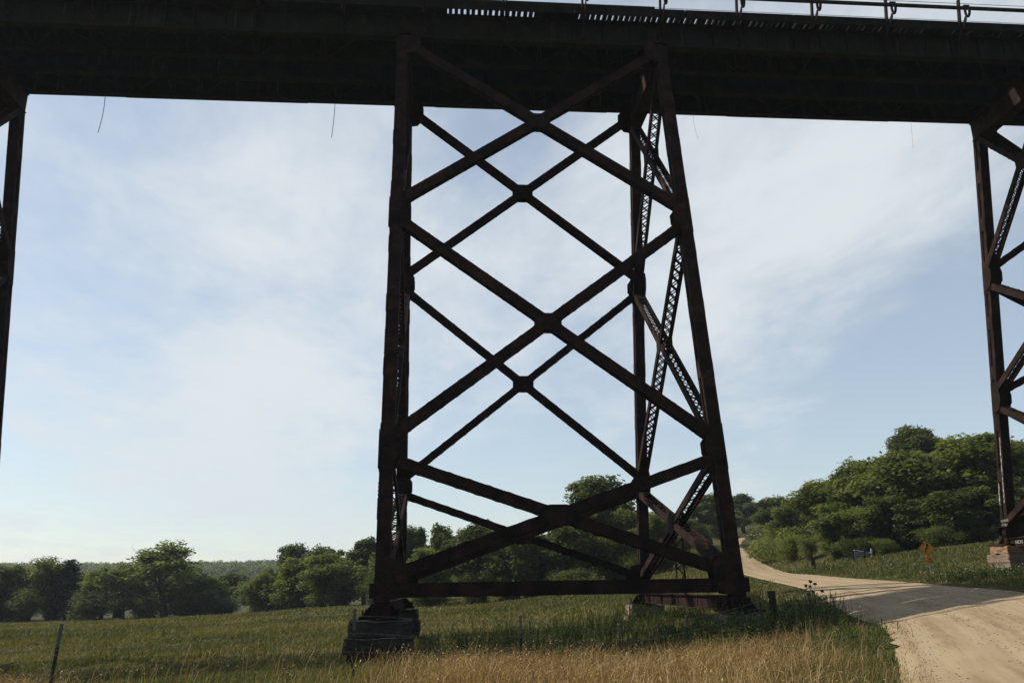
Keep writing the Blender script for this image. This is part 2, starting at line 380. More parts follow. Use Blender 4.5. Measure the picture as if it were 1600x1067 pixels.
def tower(x0, x1, lv, zbot, label, base):
    """lv: joint heights from the top; lv[-1] is the base strut height; zbot: underside of the shoes"""
    root = empty('trestle_tower', ((x0 + x1) / 2, 0, zbot), label, 'trestle tower', 'steel towers carrying the viaduct')
    LW = .55
    LP = lambda x, s_, z: V((x, s_ * wy(z), z))
    # legs
    for x, sx in ((x0, 1), (x1, -1)):
        for sy in (-1, 1):
            mb = MB(); p0, p1 = LP(x, sy, zbot + .55), LP(x, sy, lv[0] + .05)
            d = (p1 - p0).normalized(); nx_ = V((1, 0, 0)); ny_ = d.cross(nx_)
            mb.bar(p0, p1, nx_, LW - .16, LW - .12)                               # core
            for e in (-1, 1):
                mb.bar(p0 + ny_ * (e * LW / 2), p1 + ny_ * (e * LW / 2), ny_, LW, .05)      # cover plates
                for q in (-1, 1):
                    c = nx_ * (q * (LW / 2 - .012)) + ny_ * (e * (LW / 2 - .105))
                    mb.bar(p0 + c, p1 + c, nx_, .155, .024)                          # angle legs on the side faces
            ln = (p1 - p0).length; k = int(ln / 3.1)
            for i in range(k + 1):                                                  # batten plates on the side faces
                t = .5 + (ln - 1.0) * i / k
                for q in (-1, 1):
                    c = nx_ * (q * (LW / 2 + .013))
                    mb.bar(p0 + d * (t - .4) + c, p0 + d * (t + .4) + c, nx_, LW - .03, .022)
            for i in range(4):                                                       # splice plates with rivet rows
                t = ln * (i + .6) / 4.2
                for q in (-1, 1):
                    for j in range(8):
                        c = p0 + d * (t - .6 + j * .16)
                        for e in (-1, 1):
                            mb.obox(c + nx_ * (q * (LW / 2 + .012)) + ny_ * (e * (LW / 2 - .1)), d * .035, ny_ * .035, nx_ * .014)
            for lz in lv[1:-1]:                                                      # joint plates, wrapping the leg
                c = LP(x, sy, lz)
                mb.bar(c - d * 1.0, c + d * 1.0, nx_, LW + .012, LW + .06)
            mb.build('leg', M['rust'], root)
            # shoe
            f = LP(x, sy, zbot); mb = MB()
            mb.box((f.x - .75, f.y - .75, zbot + .03), (f.x + .75, f.y + .75, zbot + .12))
            mb.box((f.x - .36, f.y - .36, zbot + .12), (f.x + .36, f.y + .36, zbot + .56))
            for a in (-1, 1):
                mb.prism([(f.x + a * .36, f.y, zbot + .12), (f.x + a * .72, f.y, zbot + .12), (f.x + a * .36, f.y, zbot + .55)], (0, .04, 0))
                mb.prism([(f.x, f.y + a * .36, zbot + .12), (f.x, f.y + a * .72, zbot + .12), (f.x, f.y + a * .36, zbot + .55)], (.04, 0, 0))
                for c in (-1, 1): mb.tube([(f.x + a * .62, f.y + c * .62, zbot + .12), (f.x + a * .62, f.y + c * .62, zbot + .36)], .03, 6)
            mb.build('shoe', M['rust'], root)
    # longitudinal faces
    for sy in (-1, 1):
        for i in range(len(lv) - 1):
            za, zb = lv[i] - (.45 if i else .25), lv[i + 1] + (.55 if i == 0 else .45)
            dep = .46 if sy < 0 else .38
            nrm = V((0, 1, (W0 - W1) / ZT * -sy * -1)).normalized()
            pts = []
            for a, b_ in ((x0, x1), (x1, x0)):
                sg = 1 if b_ > a else -1
                p, q = LP(a + sg * .1, sy, za), LP(b_ - sg * .1, sy, zb)
                mb = MB(); laced(mb, p, q, (0, 1, 0), dep, .46); mb.build('diagonal_brace', M['rust'], root); pts.append((p, q))
            # crossing point plates
            (p, q), (r, t) = pts; c = (p + q + r + t) / 4
            ay = (LP(x0, sy, 1) - LP(x0, sy, 0)).normalized(); ay = ay if ay.z > 0 else -ay
            for e in (-1, 1):
                mb = MB(); mb.prism([w + V((0, e * .262, 0)) for w in octo(c, (1, 0, 0), ay, .58, .42, .22)], (0, .03, 0)); mb.build('gusset_plate', M['rust'], root)
        # joint gussets
        for i, z in enumerate(lv):
            for x, sg in ((x0, 1), (x1, -1)):
                mb = MB(); wdt = .56 if 0 < i < len(lv) - 1 else .95; hh = .60 if 0 < i < len(lv) - 1 else .8
                ay = (LP(x, sy, z + 1) - LP(x, sy, z)).normalized()
                c = LP(x, sy, z if i else z - .35)
                if i == len(lv) - 1: c = LP(x, sy, z + .4)
                for e in (-1, 1):
                    o_ = V((0, e * .33, 0))
                    mb.prism([c + o_ - ay * hh, c + o_ + V((sg * wdt * .62, 0, 0)) - ay * hh * .9, c + o_ + V((sg * wdt, 0, 0)) - ay * hh * .42, c + o_ + V((sg * wdt, 0, 0)) + ay * hh * .42, c + o_ + V((sg * wdt * .62, 0, 0)) + ay * hh * .9, c + o_ + ay * hh], (0, .03, 0))
                    mb.build('gusset_plate', M['rust'], root); mb = MB()
        # base strut along the track
        z = lv[-1]; mb = MB()
        laced(mb, LP(x0 - .45, sy, z), LP(x1 + .45, sy, z), (0, 1, 0), .50, .62, pitch=.5)
        mb.build('base_strut', M['rust'], root)
    # transverse bents
    for x in (x0, x1):
        for i in range(len(lv) - 1):
            za, zb = lv[i] - (.45 if i else .9), lv[i + 1] + .45
            ends = []
            for s_ in (-1, 1):
                p, q = LP(x, s_, za), LP(x, -s_, zb)
                dd = (q - p).normalized(); p += dd * .3; q -= dd * .3
                mb = MB(); laced(mb, p, q, (1, 0, 0), .34, .58, pitch=.46, dbl=(i < 2)); mb.build('diagonal_brace', M['rust'], root); ends.append((p, q))
            # true crossing of the two braces (in the bent plane)
            (p, q) = ends[0]; t = (0 - p.y) / (q.y - p.y); c = p + (q - p) * t
            for e in (-1, 1):
                mb = MB(); mb.prism([w + V((e * .32, 0, 0)) for w in octo(c, (0, 1, 0), (0, 0, 1), .36, .55, .2)], (.03, 0, 0)); mb.build('gusset_plate', M['rust'], root)
            if i == len(lv) - 2:
                mb = MB()
                for e in (-1, 1): mb.bar(c + V((e * .2, 0, -.6)), V((x + e * .2, 0, lv[-1] - .6)), (1, 0, 0), .22, .03)
                k = 6; h0 = c.z - .7; h1 = lv[-1] - .4
                for j in range(k):
                    a0 = h0 + (h1 - h0) * j / k; a1 = h0 + (h1 - h0) * (j + 1) / k; sg = 1 if j % 2 else -1
                    mb.bar((x - .19 * sg, 0, a0), (x + .19 * sg, 0, a1), (0, 1, 0), .06, .02)
                mb.build('hanger', M['rust'], root)
        for i, z in enumerate(lv[1:-1]):
            for s_ in (-1, 1):
                mb = MB(); c = LP(x, s_, z); ay = (LP(x, s_, z + 1) - c).normalized()
                for e in (-1, 1):
                    o_ = V((e * .352, 0, 0)); w = V((0, -s_, 0))
                    mb.prism([c + o_ - ay * .85, c + o_ + w * .38 - ay * .7, c + o_ + w * .58 - ay * .25, c + o_ + w * .58 + ay * .25, c + o_ + w * .38 + ay * .7, c + o_ + ay * .85], (.03, 0, 0))
                    mb.build('gusset_plate', M['rust'], root); mb = MB()
        # base strut across the track and deep top strut
        z = lv[-1] - .66; mb = MB(); a, b_ = LP(x, -1, z), LP(x, 1, z)
        for e in (-1, 1):
            mb.bar(a + V((e * .2, .3, 0)), b_ + V((e * .2, -.3, 0)), (1, 0, 0), .50, .03)
            for q in (-1, 1): mb.bar(a + V((e * .255, .3, q * .24)), b_ + V((e * .255, -.3, q * .24)), (0, 0, 1), .13, .03)
        mb.bar(a + V((0, .3, .262)), b_ + V((0, -.3, .262)), (0, 0, 1), .42, .02)
        for j in range(5):
            yy = a.y + 1.5 + (b_.y - a.y - 3) * j / 4
            mb.obox((x - .225, yy, z), (.02, 0, 0), (0, .05, 0), (0, 0, .235))
        mb.build('base_strut', M['rust'], root)
        mb = MB(); zt = lv[0] - .45; a, b_ = LP(x, -1, zt), LP(x, 1, zt)
        for e in (-1, 1): mb.bar(a + V((e * .3, -.3, 0)), b_ + V((e * .3, .3, 0)), (1, 0, 0), 1.15, .03)
        for q in (-1, 1): mb.bar(a + V((0, -.35, q * .585)), b_ + V((0, .35, q * .585)), (0, 0, 1), .75, .03)
        mb.build('top_strut', M['rust'], root)
    return root
T_mid = tower(XA, XB, [ZT, 16.99, 5.543, 0.0], -1.02, 'rusty steel trestle tower with cross bracing in the middle of the view', 0)
T_left = tower(-S1 - L, -S1, [ZT, 17.6, 7.0, -1.2], -2.2, 'trestle tower at the left edge of the photo, mostly cut off by the frame', 0)
T_right = tower(XB + S2, XB + S2 + L, [ZT, 17.85, 10.45, 2.75], 1.92, 'trestle tower at the right edge with white graffiti at its foot', 0)

# graffiti on the right tower's lit face
def text_mesh(body, size, extrude=.004):
    cu = bpy.data.curves.new('t', 'FONT'); cu.body = body; cu.size = size; cu.extrude = extrude; cu.align_x = 'CENTER'; cu.align_y = 'CENTER'
    o = bpy.data.objects.new('t', cu); COL.objects.link(o)
    dg = bpy.context.evaluated_depsgraph_get(); me = bpy.data.meshes.new_from_object(o.evaluated_get(dg))
    bpy.data.objects.remove(o); bpy.data.curves.remove(cu); return me
def place_text(body, size, pos, xdir, zdir, material, parent, name):
    me = text_mesh(body, size); me.materials.clear(); me.materials.append(material); me.name = name
    o = bpy.data.objects.new(name, me); COL.objects.link(o)
    x = V(xdir).normalized(); y = V(zdir).normalized(); n = x.cross(y)
    mt = Matrix((( x.x, y.x, n.x, pos[0]), (x.y, y.y, n.y, pos[1]), (x.z, y.z, n.z, pos[2]), (0, 0, 0, 1)))
    po = parent_origin(parent); o.parent = parent
    mt.translation = V(pos) - po; o.matrix_local = mt
    return o
xc = XB + S2
leg_y = lambda z: wy(z)
place_text('RICHI', .27, (xc - .275, 6.1, 2.09), (0, -1, 0), (0, .02, 1), M['whitepaint'], T_right, 'graffiti')
place_text('HORNE', .20, (xc - .385, leg_y(3.4) - .22, 3.35), (0, -1, .05), (0, 0, 1), M['whitepaint'], T_right, 'graffiti')
place_text('AND', .20, (xc - .385, leg_y(3.0) - .22, 3.12), (0, -1, -.12), (0, 0, 1), M['whitepaint'], T_right, 'graffiti')
for e_, z0_, z1_ in ((-1, 4.4, 8.2), (1, 4.3, 5.6)):
    mb = MB(); zs = np.arange(z0_, z1_, .09); n_ = len(zs)
    o1 = [(xc - .306, leg_y(z) + e_ * .205 - random.uniform(.004, .055), z) for z in zs]; o2 = [(xc - .306, leg_y(z) + e_ * .205 + random.uniform(.004, .055), z) for z in zs]
    mb.poly(o1 + o2, [(i, i + 1, n_ + i + 1, n_ + i) for i in range(n_ - 1)]); mb.build('paint_streak', M['whitepaint'], T_right)

# deck
XL, XR = -75.0, 95.0
deck = empty('railway_deck', ((XL + XR) / 2, 0, 27.7), 'dark steel plate girder railway deck running across the top of the photo', 'bridge deck')
GZ0, GZ1 = 27.72, 29.20
for gy_ in (-3.08, -1.0, 1.0, 3.08):
    mb = MB(); mb.box((XL, gy_ - .012, GZ0 + .03), (XR, gy_ + .012, GZ1 - .03))
    for z in (GZ0, GZ1):
        mb.box((XL, gy_ - .22, z - .0 if z == GZ0 else z - .06), (XR, gy_ + .22, z + .06 if z == GZ0 else z))
    sg = -1
    x = XL + .5; k = 0
    while x < XR:
        for q in (-1, 1): mb.box((x - .02, gy_ + q * .02 - .07 + q * .07, GZ0 + .06), (x + .02, gy_ + q * .02 + .07 + q * .07, GZ1 - .06))
        if k % 3 == 0: mb.box((x - .22, gy_ - .03, GZ0 + .05), (x + .22, gy_ + .03, GZ1 - .05))
        x += 1.52; k += 1
    # doubled bottom flange plates between the towers
    for a in range(-3, 5):
        c = XB + S2 / 2 + a * 17.93
        mb.box((c - 5.2, gy_ - .215, GZ0 - .03), (c + 5.2, gy_ + .215, GZ0 - .004))
    mb.build('girder', M['girder'], deck)
for ya, yb in ((-3.08, -1.0), (1.0, 3.08)):
    mb = MB(); x = XL + .5; k = 0
    while x < XR - 2:
        mb.bar((x, ya + .1, GZ0 + .12), (x + 1.9, yb - .1, GZ0 + .12), (0, 0, 1), .11, .03)
        mb.bar((x + 1.9, yb - .1, GZ0 + .13), (x + 3.8, ya + .1, GZ0 + .13), (0, 0, 1), .11, .03)
        mb.bar((x + 1.9, ya + .1, GZ0 + .16), (x + 1.9, yb - .1, GZ0 + .16), (0, 0, 1), .10, .03)
        for zz in (0, 1): mb.bar((x, ya + .06, GZ0 + .3 + zz * .8), (x, yb - .06, GZ1 - .3 - zz * .8), (1, 0, 0), .10, .03)
        x += 3.8
    mb.build('lateral_bracing', M['girder'], deck)
mb = MB()
for a_, b_ in ((XL, 2.3), (7.0, 9.3)): mb.box((a_, -3.93, GZ1 - .035), (b_, -3.32, GZ1 - .002))
mb.build('deck_plate', M['girder'], deck)
TP = .305; tx = np.arange(XL, XR, TP); n_ind = 0
mid = 14.0; near_idx = set(np.argsort(np.abs(tx - mid))[:100])
rest, far = MB(), MB()
def tie(mb, x, y0, y1, jy): mb.box((x - .095, y0 + jy, GZ1 + .003), (x + .095, y1, GZ1 + .25 + random.uniform(-.012, .012)))
for i, x in enumerate(tx):
    xx = x + random.uniform(-.025, .025); j = random.uniform(-.07, .07)
    if i in near_idx:
        mb = MB(); tie(mb, xx, -3.86, -.3, j); mb.build('cross_tie', M['tie'], deck)
    else: tie(rest, xx, -3.86, -.3, j)
    tie(far, xx, .3, 3.86, 0)
o = rest.build('cross_tie', M['tie'], deck); o['kind'] = 'stuff'
o = far.build('cross_tie', M['tie'], deck); o['kind'] = 'stuff'
for sy in (-1, 1):
    mb = MB(); x = XL
    while x < XR:
        mb.box((x + .01, sy * 3.72 - .1, GZ1 + .266), (x + 5.98, sy * 3.72 + .1, GZ1 + .36)); mb.box((x + .01, sy * 3.965 - .03, GZ1 - .17), (x + 5.98, sy * 3.965 + .03, GZ1 + .33)); x += 6
    if sy < 0: mb.box((XL, -3.82, GZ1 + .363), (13.4, -3.64, GZ1 + .60))
    x = XL
    while x < XR:
        if x < 14 and sy < 0: x += 1.22; continue
        mb.box((x - .05, sy * 3.74 - .09, GZ1 + .363), (x + .05, sy * 3.74 + .09, GZ1 + .43)); x += 1.22
    mb.build('guard_timber', M['tie'], deck)
    for yr in (2.04 - .72, 2.04 + .72):
        mb = MB(); mb.box((XL, sy * yr - .035, GZ1 + .266), (XR, sy * yr + .035, GZ1 + .43)); mb.build('rail', M['pipe'], deck)
    mb = MB(); mb.tube([(XL, sy * 4.55, 29.98), (XR, sy * 4.55, 29.98)], .105, 10); mb.build('pipe', M['pipe'], deck, smooth=True)
    mb = MB(); mb.tube([(XL, sy * 4.2, 29.42), (XR, sy * 4.2, 29.42)], .012, 5); mb.tube([(XL, sy * 4.2, 30.55), (XR, sy * 4.2, 30.55)], .014, 5); mb.build('cable', M['pipe'], deck)
    for k in range(-22, 20):
        xb = 22.15 + k * 4.2
        if not XL < xb < XR: continue
        mb = MB(); s_ = sy
        mb.bar((xb, s_ * 3.25, 28.0), (xb, s_ * 3.25, 29.0), (0, 1, 0), .16, .05)
        mb.prism([(xb, s_ * 3.22, 28.55), (xb, s_ * 3.30, 28.3), (xb, s_ * 4.46, 29.36), (xb, s_ * 4.38, 29.58)], (.05, 0, 0))   # cantilever knee
        mb.bar((xb - .12, s_ * 3.9, 28.75), (xb - .12, s_ * 4.24, 30.75), (1, 0, 0), .20, .09)                                    # leaning stanchion
        arc = [V((xb + .06, s_ * (4.55 - .18 * math.cos(a)), 29.84 - .44 * math.sin(a) + .05)) for a in np.linspace(-.9, 2.9, 9)]
        mb.tube(arc, .07, 6)
        mb.obox((xb, s_ * 4.55, 30.095), (.17, 0, 0), (0, .1, 0), (0, 0, .025))
        mb.build('bracket', M['pipe'] if s_ > 0 else M['rust'], deck)

# rods hanging below the deck
for (u0, v0, u1, v1, r, bend, lb) in [(165, 149, 153, 208, .018, 2.5, 'thin curved rod hanging under the deck beside the left tower'),
        (524, 154, 518, 215, .018, 1.2, 'thin rod hanging under the deck just left of the middle tower'),
        (1083, 176, 1091, 217, .006, -3, 'hair-thin wire hanging under the deck just right of the middle tower'),
        (1422, 186, 1427, 232, .006, 0, 'hair-thin wire hanging under the deck before the right tower')]:
    mb = MB(); pts = []
    for t in np.linspace(0, 1, 8):
        u = u0 + (u1 - u0) * t + bend * math.sin(t * math.pi); v = v0 - 8 + (v1 - v0 + 8) * t
        pts.append(aty(u, v, 2.95))
    mb.tube(pts, r, 6); o = mb.build('hanging_rod', M['pipe'], origin=pts[0]); tag(o, lb, 'rod', 'rods and wires hanging under the deck')

# ------------------------------------------------------------------ stone piers
def stone_block(c, hx, hy, hz, seed, rough=.11):
    import bmesh
    bm = bmesh.new(); bmesh.ops.create_cube(bm, size=2)
    bmesh.ops.bevel(bm, geom=bm.edges[:], offset=.045, segments=1, affect='EDGES')
    bmesh.ops.subdivide_edges(bm, edges=bm.edges[:], cuts=6, use_grid_fill=True)
    for v_ in bm.verts:
        p = V((v_.co.x * hx, v_.co.y * hy, v_.co.z * hz))
        q = p * 1.3 + V((seed * 7.3, seed * 3.1, seed))
        d = V((mnoise.noise(q), mnoise.noise(q + V((31, 0, 0))), mnoise.noise(q + V((0, 57, 0))) * .6))
        q2 = q * 3.3; d2 = V((mnoise.noise(q2), mnoise.noise(q2 + V((11, 0, 0))), mnoise.noise(q2 + V((0, 17, 0)))))
        v_.co = V(c) + p + d * rough + d2 * rough * .5 + V((mnoise.noise(q * 9), mnoise.noise(q * 9 + V((5, 5, 5))), mnoise.noise(q * 9 + V((9, 3, 1))))) * rough * .28
    mb = MB(); mb.v = [tuple(v_.co) for v_ in bm.verts]; bm.verts.index_update()
    mb.f = [tuple(v_.index for v_ in f.verts) for f in bm.faces]; mb.mi = [0] * len(mb.f); bm.free(); return mb
def pier(x, s_, ztop, zground, label, red=False, sc=1.0, tan=False):
    y = s_ * wy(ztop + .4)
    root = empty('stone_pier', (x, y, zground), label, 'stone pier', 'stone piers under the tower legs')
    z = ztop; k = 0
    hs = [.50, .46, .5, .6, .7, .7, .7] if red else [.62, .56, .6, .7, .7, .7]
    while z > zground - .3:
        h = hs[k]; half = [1.10, 1.25, 1.18, 1.3, 1.35, 1.4][k] * sc
        mtl = M['stone_red'] if (red and k == 0) else (M['stone'] if red or tan else M['stone_shaded'])
        mb = stone_block((x + random.uniform(-.06, .06), y + random.uniform(-.05, .05), z - h / 2), half, half, h / 2 - .015, abs(x) * 1.7 + k * 5 + s_ * 2 + 40)
        mb.build('stone_block', mtl, root); z -= h; k += 1
    return root
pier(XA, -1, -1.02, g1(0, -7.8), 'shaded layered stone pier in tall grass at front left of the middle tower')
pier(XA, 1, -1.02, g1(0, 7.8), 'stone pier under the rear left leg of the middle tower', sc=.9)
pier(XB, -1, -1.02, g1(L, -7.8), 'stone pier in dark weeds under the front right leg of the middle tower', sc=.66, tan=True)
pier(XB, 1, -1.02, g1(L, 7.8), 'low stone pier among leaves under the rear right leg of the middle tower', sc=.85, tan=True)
pier(xc, 1, 1.92, g1(xc, 7.3), 'sunlit reddish stone pier on the roadside bank under the right tower', True, .8)
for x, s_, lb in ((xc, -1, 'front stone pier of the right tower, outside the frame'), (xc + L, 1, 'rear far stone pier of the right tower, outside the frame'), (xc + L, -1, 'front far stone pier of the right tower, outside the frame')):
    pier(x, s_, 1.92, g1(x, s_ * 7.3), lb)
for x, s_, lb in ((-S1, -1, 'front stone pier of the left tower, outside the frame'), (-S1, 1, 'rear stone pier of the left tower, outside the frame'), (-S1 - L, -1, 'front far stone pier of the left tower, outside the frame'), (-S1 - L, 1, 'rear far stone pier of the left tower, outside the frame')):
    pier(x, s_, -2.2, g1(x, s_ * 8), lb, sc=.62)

# ------------------------------------------------------------------ roadside fence, posts, sign, gate
fence = empty('wire_fence', (0, -22, -1.8), 'wire fence on thin metal posts running through the foreground grass', 'fence')
fp = [(97, 974, 16.0, 1.5, -.07), (554.5, 950, 17.2, 1.45, 0), (813, 961, 21, 1.45, .0), (967, 975, 24, 1.3, 0), (1072, 962, 27.5, 1.3, 0)]
tops = []
for (u, v, d, h, lean) in fp:
    t = at(u, v, d); tops.append(t); b0 = t + V((lean * 1.4, 0, -h)); md = t.lerp(b0, .27)
    mb = MB(); dr = (t - b0).normalized()
    for (p, q, mi) in ((b0, md, 0), (md, t, 1)):
        mb.bar(p, q, (0, 1, 0), .062, .011, mi); mb.bar(p + V((0, .02, 0)), q + V((0, .02, 0)), (1, 0, 0), .04, .011, mi)
    for j in range(14): mb.obox(b0 + dr * (.15 + j * .09) + V((0, -.010, 0)), (.018, 0, 0), (0, .006, 0), (0, 0, .018), 0 if j < 9 else 1)
    mb.obox(t + dr * .01, (.034, 0, 0), (0, .02, 0), (0, 0, .012), 2)
    mb.build('post', [M['postgreen'], M['posttip'], M['galv']], fence)
pts_l = [tops[0] + V((-9, -1.5, .05))] + tops + [at(1204, 927, 31)]
for k, off in enumerate((.12, .46, .80)):
    mb = MB(); line = []
    for a, b_ in zip(pts_l[:-1], pts_l[1:]):
        for t in np.linspace(0, 1, 9)[:-1]:
            p = a.lerp(b_, t); p.z -= off + .05 * math.sin(math.pi * t); p.y -= .02; line.append(p)
    mb.tube(line, .0035, 4)
    for a, b_ in zip(line[:-1], line[1:]):
        n_ = max(1, int((b_ - a).length / .14))
        for j in range(n_):
            c = a.lerp(b_, (j + .5) / n_); mb.obox(c, (.004, 0, 0), (0, .004, 0), (0, .004, .02))
    mb.build('barbed_wire', M['wire'], fence)
t = at(1205, 923, 31); b0 = V((t.x + .03, t.y, g1(t.x, t.y) - .3)); mb = MB()
mb.tube([b0, b0.lerp(t, .5) + V((.01, 0, 0)), t], [.135, .128, .125], 10)
o = mb.build('wooden_post', M['darkwood'], origin=b0); tag(o, 'thick dark wooden post in the grass right of the middle tower', 'post')

# warning sign
sb = at(1456, 897, 50); sb.z = g1(sb.x, sb.y) - .1; stp = at(1443.5, 846, 50)
sroot = empty('warning_sign', sb, 'leaning yellow diamond winding road sign on a roadside post', 'road sign')
up = (stp - sb).normalized(); fwd = (V((CAM.x + 6, CAM.y, 0)) - V((sb.x, sb.y, 0))).normalized(); fwd = (fwd - up * fwd.dot(up)).normalized(); rt = up.cross(fwd) * 1.0
mb = MB(); mb.bar(sb, stp + up * .0, fwd, .07, .03)
for e in (-1, 1): mb.bar(sb + rt * e * .035 - fwd * .02, stp + rt * e * .035 - fwd * .02, rt, .04, .008)
mb.build('post', M['galv'], sroot)
cen = at(1447.5, 856.5, 50) + fwd * .04; tl = math.radians(-6)
ux = rt * math.cos(tl) + up * math.sin(tl); uy = -rt * math.sin(tl) + up * math.cos(tl)
def sp(x, y, o_=0): return cen + ux * x + uy * y + fwd * o_
h = .45
def rdiamond(h, r):
    pts = []
    for k in range(4):
        a = math.pi / 2 * k; c = V((math.cos(a), math.sin(a), 0)) * (h - r * 1.414)
        for j in range(5):
            b_ = a + (j - 2) * math.pi / 8; pts.append((c.x + math.cos(b_) * r, c.y + math.sin(b_) * r))
    return pts
mb = MB(); mb.prism([sp(*p) for p in rdiamond(h, .05)], fwd * .012); bl = mb.build('diamond_plate', M['sign_yellow'], sroot)
def stroke(mb, pts, w, o_):
    for (a, b_) in zip(pts[:-1], pts[1:]):
        mb.bar(sp(*a, o_), sp(*b_, o_), fwd, w, .006)
mb = MB(); stroke(mb, [(-.08, -.25), (-.08, -.10), (.05, .07), (.05, .18)], .075, .011)
mb.prism([sp(-.045, .15, .011), sp(.145, .15, .011), sp(.05, .31, .011)], fwd * .006)
fr = rdiamond(h - .035, .04); 
for a, b_ in zip(fr, fr[1:] + fr[:1]): mb.bar(sp(*a, .0095), sp(*b_, .0095), fwd, .016, .004)
mb.build('arrow', M['sign_black'], bl).location = (0, 0, 0)
c2 = at(1452, 874.5, 50) + fwd * .04
mb = MB(); hq = .20
mb.prism([c2 + ux * x + uy * y for x, y in ((-hq, -hq), (hq, -hq), (hq, hq), (-hq, hq))], fwd * .012)
plq = mb.build('speed_plaque', M['sign_yellow'], sroot)
for txt, sz, dy in (('15', .20, .06), ('M.P.H.', .105, -.10)):
    place_text(txt, sz, c2 + uy * dy + fwd * .012, ux, uy, M['sign_black'], plq, 'lettering')

# gate and stub posts by the trees
_g0 = at(1344, 884, 78); _gd = max(0, g1(_g0.x, _g0.y) + .12 - _g0.z)
def gp(u, v, d=78): return at(u, v, d) + V((0, 0, _gd))
groot = empty('pipe_gate', gp(1345, 880), 'pale leaning five-bar farm gate at the foot of the dark trees', 'gate')
a0, a1, b0_, b1 = gp(1335, 867.5), gp(1337.5, 882), gp(1351, 870), gp(1352.5, 882.5)
mb = MB()
for j in range(5): mb.tube([a0.lerp(a1, j / 4.0), b0_.lerp(b1, j / 4.0)], .05, 6)
mb.build('bars', M['galv'], groot)
mb = MB(); mb.tube([a0, a1], .05, 6); mb.tube([b0_, b1], .05, 6); mb.build('end_tube', M['galv'], groot)
mb = MB(); mb.tube([gp(1333, 868.5) , gp(1335, 886)], .10, 7); mb.build('gate_post', M['darkwood'], groot)
mb = MB(); mb.tube([gp(1351, 865), gp(1353, 888)], .10, 7); mb.build('gate_post', M['darkwood'], groot)
mb = MB(); mb.tube([gp(1352, 871.5), gp(1363.5, 872)], .055, 6); mb.tube([gp(1362.5, 865), gp(1363.5, 884)], .08, 6)
o = mb.build('fence_rail', M['galv'], origin=gp(1352, 884)); tag(o, 'short pale rail on a post just right of the farm gate', 'fence')
for (u0, u1, lb) in ((1269.5, 1272.5, 'dark weathered post leaning by the road bend, right one of the pair'), (1267.5, 1269.5, 'grey weathered stub post by the road bend, left one of the pair')):
    t = at(u0, 872, 84); b0 = at(u1, 881, 84); mb = MB(); mb.tube([b0 - V((0, 0, .4)), t], [.17, .15], 8)
    o = mb.build('stub_post', M['darkwood'], origin=b0); tag(o, lb, 'post', 'stub posts by the road bend')

# ------------------------------------------------------------------ trees
def leaf_cloud(centres, radii, per, size, seed, flat=1.05, droop=0):
    r = np.random.default_rng(seed); n = len(centres)
    cnt = np.maximum(8, (per * (radii / radii.mean()) ** 2).astype(int)); ci = np.repeat(np.arange(n), cnt); N_ = len(ci)
    d = r.normal(size=(N_, 3)); d /= np.linalg.norm(d, axis=1)[:, None]
    rad = radii[ci] * (r.random(N_) ** .45) * np.where(r.random(N_) < .16, r.uniform(1.05, 1.42, N_), 1)
    p = centres[ci] + d * rad[:, None] * np.array([1, 1, flat])
    nrm = d * .6 + r.normal(size=(N_, 3)) * .6 + np.array([0, 0, .45]); nrm /= np.linalg.norm(nrm, axis=1)[:, None]
    t = np.cross(nrm, r.normal(size=(N_, 3))); t /= np.linalg.norm(t, axis=1)[:, None]; b_ = np.cross(nrm, t)
    s_ = size * r.uniform(.55, 1.3, N_)[:, None]
    vs = np.stack([p - t * s_, p + b_ * s_ * .55, p + t * s_, p - b_ * s_ * .55], 1).reshape(-1, 3)
    q = np.arange(N_ * 4).reshape(-1, 4)
    return vs, q, np.repeat(np.clip(.62 * r.random(n)[ci] + .38 * r.random(N_), 0, 1), 4)
